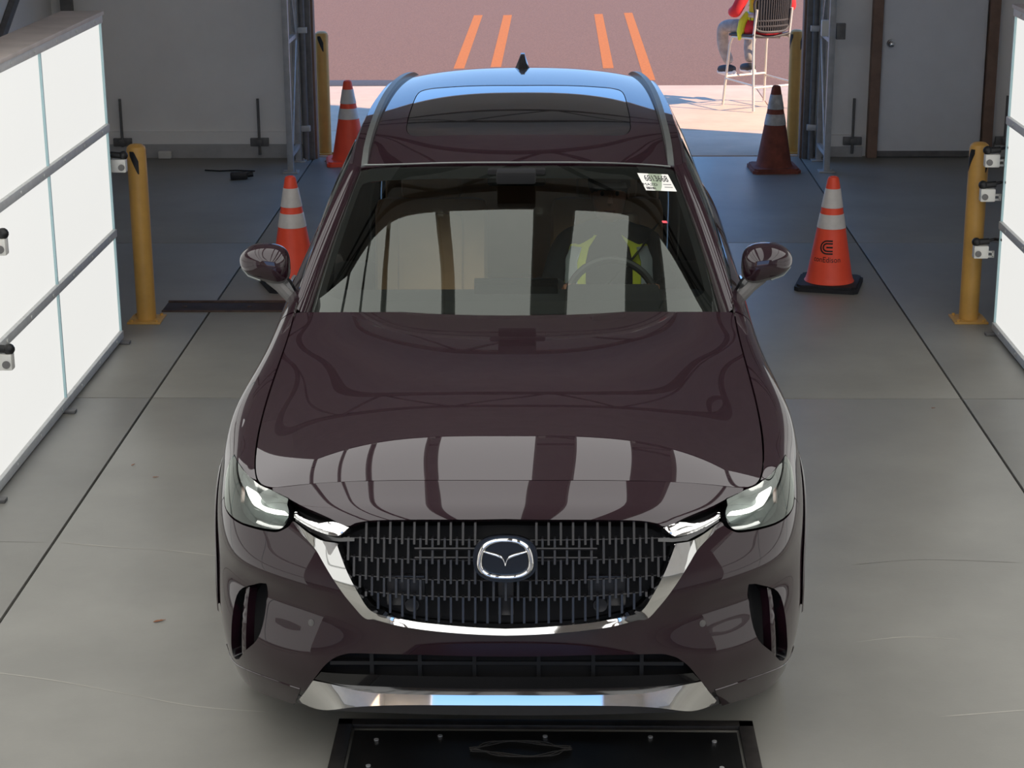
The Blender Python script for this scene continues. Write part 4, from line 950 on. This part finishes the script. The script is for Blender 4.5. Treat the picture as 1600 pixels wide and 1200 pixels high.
for k in range(3):
    pts=[(-.24+.16*(1+cos(a))*1.0+.01*sin(5*a+k),.685+.045*sin(a)+.012*cos(3*a+k),.0105) for a in np.linspace(0,2*pi,26,endpoint=False)]
    m.tube(pts,.0016,5,closed=True)
m.build('chalk_scribble',SCR,t)
t=thing('trench_drain','rusty steel trench strip across the floor left of the car','drain',(-1.35,11.45,0))
MB().box((0,-.015,.002),(2.15,.19,.008),bev=.002).build('channel_plate',mat('dark rusted plate',srgb(52,40,38),.7,metal=.2,var=.3,scale=9),t)
MB().box((0,.10,.006),(2.15,.022,.016),bev=.002).build('edge_angle',RUST,t); MB().box((0,-.12,.004),(2.15,.014,.012),bev=.002).build('edge_angle',RUST,t)
for x in (-.95,-.55,-.1): MB().cyl((x,-.02,.006),(x,-.02,.012),.013,n=8).build('stud',RUST,t)
t=thing('dropped_handset','small black object lying on the floor by the left column','device',(-2.63,15.60,0),radians(12))
MB().box((0,0,.03),(.14,.07,.06),bev=.015).build('casing',BLK,t); MB().cyl((.07,0,.035),(.115,0,.04),.022,n=12).build('knob',BLK,t)
tag(MB().tube([(-2.98,15.98,.006),(-2.85,15.94,.006),(-2.72,15.97,.006),(-2.55,15.93,.006)],.006,6).build('cable_offcut',BLK),'short dark cable lying near the left back wall','cable')
LEAF=mat('dry brown leaf',srgb(150,98,66),.8,var=.2,scale=40)
def leaf(x,y,rz,s,label):
    P=[(-1,0),(-.6,.28),(-.2,.34),(.2,.22),(.5,.30),(.8,.08),(1.3,.02),(.8,-.06),(.4,-.28),(0,-.22),(-.5,-.30)]
    v=[(a*s,b*s,.003+.012*abs(b)*s/.03*.5) for a,b in P]; o=mk('dry_leaf',v,[tuple(range(len(v)))],LEAF,None,loc=(x,y,0),rot=(0,0,rz)); tag(o,label,'leaf','dry leaves')
    sol=o.modifiers.new('thick','SOLIDIFY'); sol.thickness=.0015
leaf(-1.52,6.71,.5,.022,'largest dry leaf on the floor left of the front bumper'); leaf(-1.86,8.33,.2,.012,'small dry leaf on the joint line left of the car'); leaf(-2.0,8.5,1.1,.012,'tiny dry leaf close to the left light panel foot')
leaf(1.92,9.4,.3,.010,'tiny dark leaf on the slab right of the headlamp')
leaf(-1.98,16.42,.8,.05,'pale leaf litter at the foot of the left outer bollard')
leaf(1.98,16.45,2.0,.04,'leaf litter at the foot of the right outer bollard')
# ------------------------------------------------------------------ driver
SKIN=mat('skin',srgb(150,105,84),.55,var=.05); HAIR=mat('dark hair',srgb(22,18,16),.8,var=.2)
DKCL=mat('dark hooded top',srgb(28,28,32),.9,var=.15,scale=20); VEST=mat('lime safety vest',srgb(206,214,48),.7,var=.06,scale=14,emit=None); SILV=mat('silver vest tape',srgb(178,186,190),.4,metal=.2,var=.06)
REDC=mat('red sleeve cloth',srgb(205,42,44),.85,var=.12,scale=14); JEAN=mat('grey trousers',srgb(158,150,142),.9,var=.18,scale=18); SHOE=mat('dark shoe',srgb(52,50,50),.7,var=.2)
def figure(name,label,loc,rz,body_v,body_e,root,m,cm=None):
    t=thing(name,label,'person',loc,rz)
    if cm is not None: t.matrix_world=cm@Matrix.Translation(loc)@Matrix.Rotation(rz,4,'Z')
    skin('body',body_v,body_e,root,m,t); return t
def head(t,c,s,face,hair_m,cap=None):
    """head with face; looks along -y"""
    m=MB(); N=20;rings=[]
    prof=[(-.118,.030,.030,-.030),(-.105,.050,.055,-.022),(-.08,.060,.078,-.012),(-.04,.070,.092,0),(0,.076,.097,.002),(.04,.076,.097,.006),(.075,.066,.085,.010),(.10,.045,.06,.012),(.115,.012,.016,.012)]
    for z,a,b,oy in prof:
        r=[]
        for k in range(N):
            q=2*pi*k/N; x=a*sin(q)*s; y=(-b*cos(q)+oy)*s
            if cos(q)>.85 and -.03<z<.02: y-=.008*s
            r.append(m.bm.verts.new((c[0]+x,c[1]+y,c[2]+z*s)))
        rings.append(r)
    for A,B in zip(rings,rings[1:]):
        for k in range(N): m.bm.faces.new((A[k],A[(k+1)%N],B[(k+1)%N],B[k]))
    m.bm.faces.new(rings[0][::-1]); m.bm.faces.new(rings[-1])
    h=m.build('head',face,t,angle=80)
    MB().tube([(c[0],c[1]-.098*s,c[2]+.02*s),(c[0],c[1]-.118*s,c[2]-.022*s),(c[0],c[1]-.10*s,c[2]-.032*s)],[.007*s,.013*s,.008*s],8).build('nose',face,h)
    for q in (-1,1):
        MB().sph((c[0]+q*.03*s,c[1]-.086*s,c[2]+.012*s),.011*s,10).build('eye',BLK,h); MB().sph((c[0]+q*.078*s,c[1]+.005*s,c[2]-.005*s),.026*s,10,(.35,.7,1)).build('ear',face,h)
    MB().tube([(c[0]-.022*s,c[1]-.088*s,c[2]-.062*s),(c[0],c[1]-.094*s,c[2]-.064*s),(c[0]+.022*s,c[1]-.088*s,c[2]-.062*s)],.005*s,6).build('mouth',mat('lips',srgb(120,70,62),.6),h)
    MB().sph((c[0],c[1]+.022*s,c[2]+.040*s),.098*s,16,(.86,1.0,.86)).build('hair',hair_m,h)
    return h
def torso_shell(name,t,secs,angs,m,o,parent):
    """cloth wrapped round the trunk; secs: (x0,y0,z,rx,ry); angs: start,end (0 = forward -y)"""
    v=[];f=[];n=18
    for x0,y0,z,rx,ry in secs:
        for k in range(n+1):
            a=angs[0]+(angs[1]-angs[0])*k/n; v.append((x0+(rx+o)*sin(a),y0-(ry+o)*cos(a),z))
    for i in range(len(secs)-1):
        for k in range(n): f.append((i*(n+1)+k,i*(n+1)+k+1,(i+1)*(n+1)+k+1,(i+1)*(n+1)+k))
    ob=mk(name,v,f,m,parent,smooth=True); sol=ob.modifiers.new('thick','SOLIDIFY'); sol.thickness=.006; sol.offset=1
    return ob
def hand(t,p,d,s,m,grip=.017,up=(0,0,1)):
    """palm and five fingers curled round a bar at p; d = pointing direction of the forearm"""
    d=Vector(d).normalized(); up=Vector(up); sd=d.cross(up).normalized(); up=sd.cross(d); p=Vector(p)
    M=MB(); M.tube([p-d*.085*s,p-d*.05*s,p-d*.015*s],[.026*s,.036*s,.034*s],10)
    h=M.build('palm',m,t,angle=80)
    for k,L in enumerate((.9,1.0,.95,.78)):
        b=p-d*.015*s+sd*(.027-.018*k)*s; M=MB()
        M.tube([b,b+d*.035*L*s+up*.012*s,b+d*.052*L*s-up*.012*s,b+d*.032*L*s-up*.034*s],[.0095*s,.009*s,.0085*s,.007*s],8); M.build('finger',m,h,angle=80)
    M=MB(); b=p-d*.06*s+sd*.034*s; M.tube([b,b+sd*.022*s+d*.02*s,b+sd*.016*s+d*.045*s-up*.02*s],[.012*s,.011*s,.008*s],8); M.build('thumb',m,h,angle=80)
# local frame: person faces -y ; seat reference at (0,0,0)= car (0.39, 2.66, 0)
bv=[(0,.02,.78,.15,.13),(0,.06,.92,.165,.115),(0,.10,1.06,.185,.12),(0,.12,1.17,.15,.10),(0,.115,1.25,.055,.055),
 (.19,.11,1.165,.062),(.25,-.03,1.0,.052),(.20,-.22,1.02,.040),(.17,-.27,1.04,.03),
 (-.19,.11,1.165,.062),(-.25,-.03,1.0,.052),(-.20,-.22,1.02,.040),(-.17,-.27,1.04,.03),
 (.10,-.02,.76,.095),(.13,-.36,.80,.075),(.12,-.55,.45,.055),(-.10,-.02,.76,.095),(-.13,-.36,.80,.075),(-.12,-.55,.45,.055)]
be=[(0,1),(1,2),(2,3),(3,4),(3,5),(5,6),(6,7),(7,8),(3,9),(9,10),(10,11),(11,12),(0,13),(13,14),(14,15),(0,16),(16,17),(17,18)]
dr=figure('person','person at the steering wheel in dark top and lime safety vest','' or (.39,2.62,0),0,bv,be,0,DKCL,CM)
head(dr,(0,.07,1.385),1.0,SKIN,HAIR)
cap=MB().sph((0,.085,1.43),.108,18,(.86,1.0,.8)).box((0,-.055,1.435),(.14,.12,.012),bev=.005); cap.build('dark_cap',DKCL,dr)
sec=[(0,.02,.80,.190,.150),(0,.05,.90,.198,.140),(0,.085,1.02,.212,.138),(0,.105,1.10,.212,.128),(0,.115,1.16,.180,.118),(0,.12,1.205,.105,.092)]
vs_=torso_shell('safety_vest',dr,sec,(.46,2*pi-.46),VEST,.012,dr)
for a0,a1 in ((.62,.92),(2*pi-.92,2*pi-.62)): torso_shell('vest_stripe',dr,sec[1:5],(a0,a1),SILV,.021,vs_)
torso_shell('vest_band',dr,[(0,.045,.87,.195,.144),(0,.055,.92,.200,.140)],(.42,2*pi-.42),SILV,.021,vs_)
hand(dr,(.165,-.315,1.055),(-.1,-.75,.35),1,SKIN); hand(dr,(-.165,-.315,1.055),(.1,-.75,.35),1,SKIN)
belt=[(.20,.13,1.22),(.10,-.04,1.12),(0,-.07,1.02),(-.10,-.10,.90),(-.17,-.06,.78)]
P=catmull(belt,4); v=[];f=[]
for (x,y,z) in P: v+=[(x+.018,y,z+.018),(x-.018,y,z-.018)]
for k in range(len(P)-1): f.append((2*k,2*k+2,2*k+3,2*k+1))
sb=mk('seat_belt',v,f,LBLK,None); sb.matrix_world=CM@Matrix.Translation((.39,2.615,0)); tag(sb,'black seat belt across the driver','seat belt'); sb.modifiers.new('thick','SOLIDIFY').thickness=.003
# ------------------------------------------------------------------ high chair outside, faces local +y
CH=thing('high_chair','tall chair with black slatted back and pale steel legs in the sun','chair',(2.02,19.40,0),radians(30))
CLEG=mat('pale painted steel',srgb(214,206,190),.4,metal=.3,var=.04); CBLK=mat('charcoal chair shell',srgb(62,58,56),.6,var=.1)
for sx in (-1,1):
    MB().tube([(sx*.255,-.275,.012),(sx*.232,-.215,.55),(sx*.215,-.19,.76),(sx*.212,-.225,1.0)],.013,10).build('leg',CLEG,CH)
    MB().tube([(sx*.255,.255,.012),(sx*.225,.20,.62),(sx*.215,.17,.70)],.013,10).build('leg',CLEG,CH)
    MB().tube([(sx*.215,.17,.70),(sx*.214,-.18,.715)],.012,8).build('seat_rail',CLEG,CH)
MB().tube([(-.243,.228,.30),(.243,.228,.30)],.011,8).build('footrest',CLEG,CH); MB().tube([(-.245,-.25,.24),(.245,-.25,.24)],.011,8).build('stretcher',CLEG,CH)
for sx in (-1,1): MB().tube([(sx*.246,-.25,.26),(sx*.244,.228,.28)],.010,8).build('stretcher',CLEG,CH)
v=[];f=[];nx,ny=12,8
for j in range(ny+1):
    for i in range(nx+1):
        x=-.225+.45*i/nx;y=-.20+.42*j/ny; v.append((x,y,.715+.03*(abs(x)/.225)**2+.02*((y)/.2)**2*(1 if y<0 else -.6)))
for j in range(ny):
    for i in range(nx): f.append((j*(nx+1)+i,j*(nx+1)+i+1,(j+1)*(nx+1)+i+1,(j+1)*(nx+1)+i))
o=mk('seat',v,f,CBLK,CH,smooth=True); o.modifiers.new('thick','SOLIDIFY').thickness=.022
bk=thing('backrest',None,None); bk.parent=CH
back=lambda x,z:(x,-.235-.05*(z-.80)+.05*(x/.2)**2,z)
fr=[(-.185,.80),(0,.775),(.185,.80),(.205,.95),(.20,1.10),(0,1.14),(-.20,1.10),(-.205,.95)]
MB().tube([back(x,z) for x,z in catmull(fr,5,True)],.014,8,closed=True).build('back_frame',CBLK,bk)
for k in range(15):
    x=-.175+.025*k; z0=.785+.015*(abs(x)/.18); MB().tube([back(x,z0),back(x*1.03,.95),back(x*1.04,1.125-.02*(abs(x)/.18))],.0075,6).build('back_slat',CBLK,bk)
bpv=[];bpf=[]
for j in range(9):
    for i in range(13):
        z=.785+.34*j/8; bpv.append(tuple(np.array(back(-.195+.39*i/12,z))+np.array([0,.008,0])))
for j in range(8):
    for i in range(12): bpf.append((j*13+i,j*13+i+1,j*13+14+i,j*13+13+i))
bp_=mk('back_shell',bpv,bpf,CBLK,bk,smooth=True); bp_.modifiers.new('thick','SOLIDIFY').thickness=.006
for z in (.83,.885): MB().tube([back(x,z) for x in np.linspace(-.19,.19,9)],.010,6).build('back_rib',CBLK,bk)
# seated person, local +y is forward, same placement
pv=[(0,-.06,.84,.155,.125),(0,-.09,.99,.15,.115),(0,-.10,1.15,.165,.12),(0,-.09,1.28,.14,.10),(0,-.06,1.36,.055,.055),
 (.20,-.09,1.255,.068),(.31,-.10,.98,.060),(.22,.14,.96,.045),(.12,.24,1.0,.03),
 (-.20,-.09,1.255,.068),(-.34,-.04,.96,.062),(-.24,.16,.95,.045),(-.12,.24,1.0,.03)]
pe=[(0,1),(1,2),(2,3),(3,4),(3,5),(5,6),(6,7),(7,8),(3,9),(9,10),(10,11),(11,12)]
P2=figure('person','person seated with back turned in red sleeves, lime vest and grey trousers',(2.02,19.40,0),radians(30),pv,pe,0,REDC)
lv=[(0,-.05,.80,.14,.12),(.10,.03,.80,.088),(.17,.36,.79,.072),(.15,.40,.56,.060),(.12,.33,.40,.052),
 (-.10,.03,.80,.088),(-.21,.36,.79,.072),(-.17,.40,.56,.060),(-.12,.33,.40,.052)]
le=[(0,1),(1,2),(2,3),(3,4),(0,5),(5,6),(6,7),(7,8)]
tr=skin('trousers',lv,le,0,JEAN,P2)
for sx in (-1,1):
    sh=MB(); sh.tube([(sx*.12,.27,.36),(sx*.125,.33,.355),(sx*.135,.42,.345),(sx*.14,.48,.335),(sx*.142,.51,.33)],[.030,.045,.042,.036,.015],12)
    s_=sh.build('shoe',SHOE,P2,angle=80); MB().tube([(sx*.12,.26,.318),(sx*.132,.38,.315),(sx*.142,.50,.312)],[.030,.036,.026],10).build('shoe_sole',REFL,s_)
    hand(P2,(sx*.09,.27,1.0),(-sx*.5,.6,-.1),1,SKIN)
hd=head(P2,(0,0,0),1.0,SKIN,HAIR); hd.location=(0,-.03,1.50); hd.rotation_euler=(0,0,pi)
torso_shell('jacket_hem',P2,[(0,-.04,.742,.20,.16),(0,-.05,.80,.205,.155),(0,-.06,.88,.18,.145)],(0,2*pi),REDC,0,P2)
sec=[(0,-.06,.875,.165,.135),(0,-.08,.95,.160,.125),(0,-.09,1.05,.165,.125),(0,-.10,1.15,.175,.13),(0,-.095,1.25,.16,.115),(0,-.085,1.33,.09,.08)]
vv=torso_shell('safety_vest',P2,sec,(pi+.5,3*pi-.5),VEST,.012,P2)
torso_shell('vest_band',P2,[(0,-.072,.91,.163,.131),(0,-.08,.96,.161,.126)],(pi+.5,3*pi-.5),SILV,.021,vv)
fl_=MB().tube([(-.17,-.02,.95),(-.20,.02,.86),(-.22,.03,.76),(-.235,.03,.68)],[.03,.045,.04,.012],8); fl_.build('vest_flap',VEST,P2,angle=80)
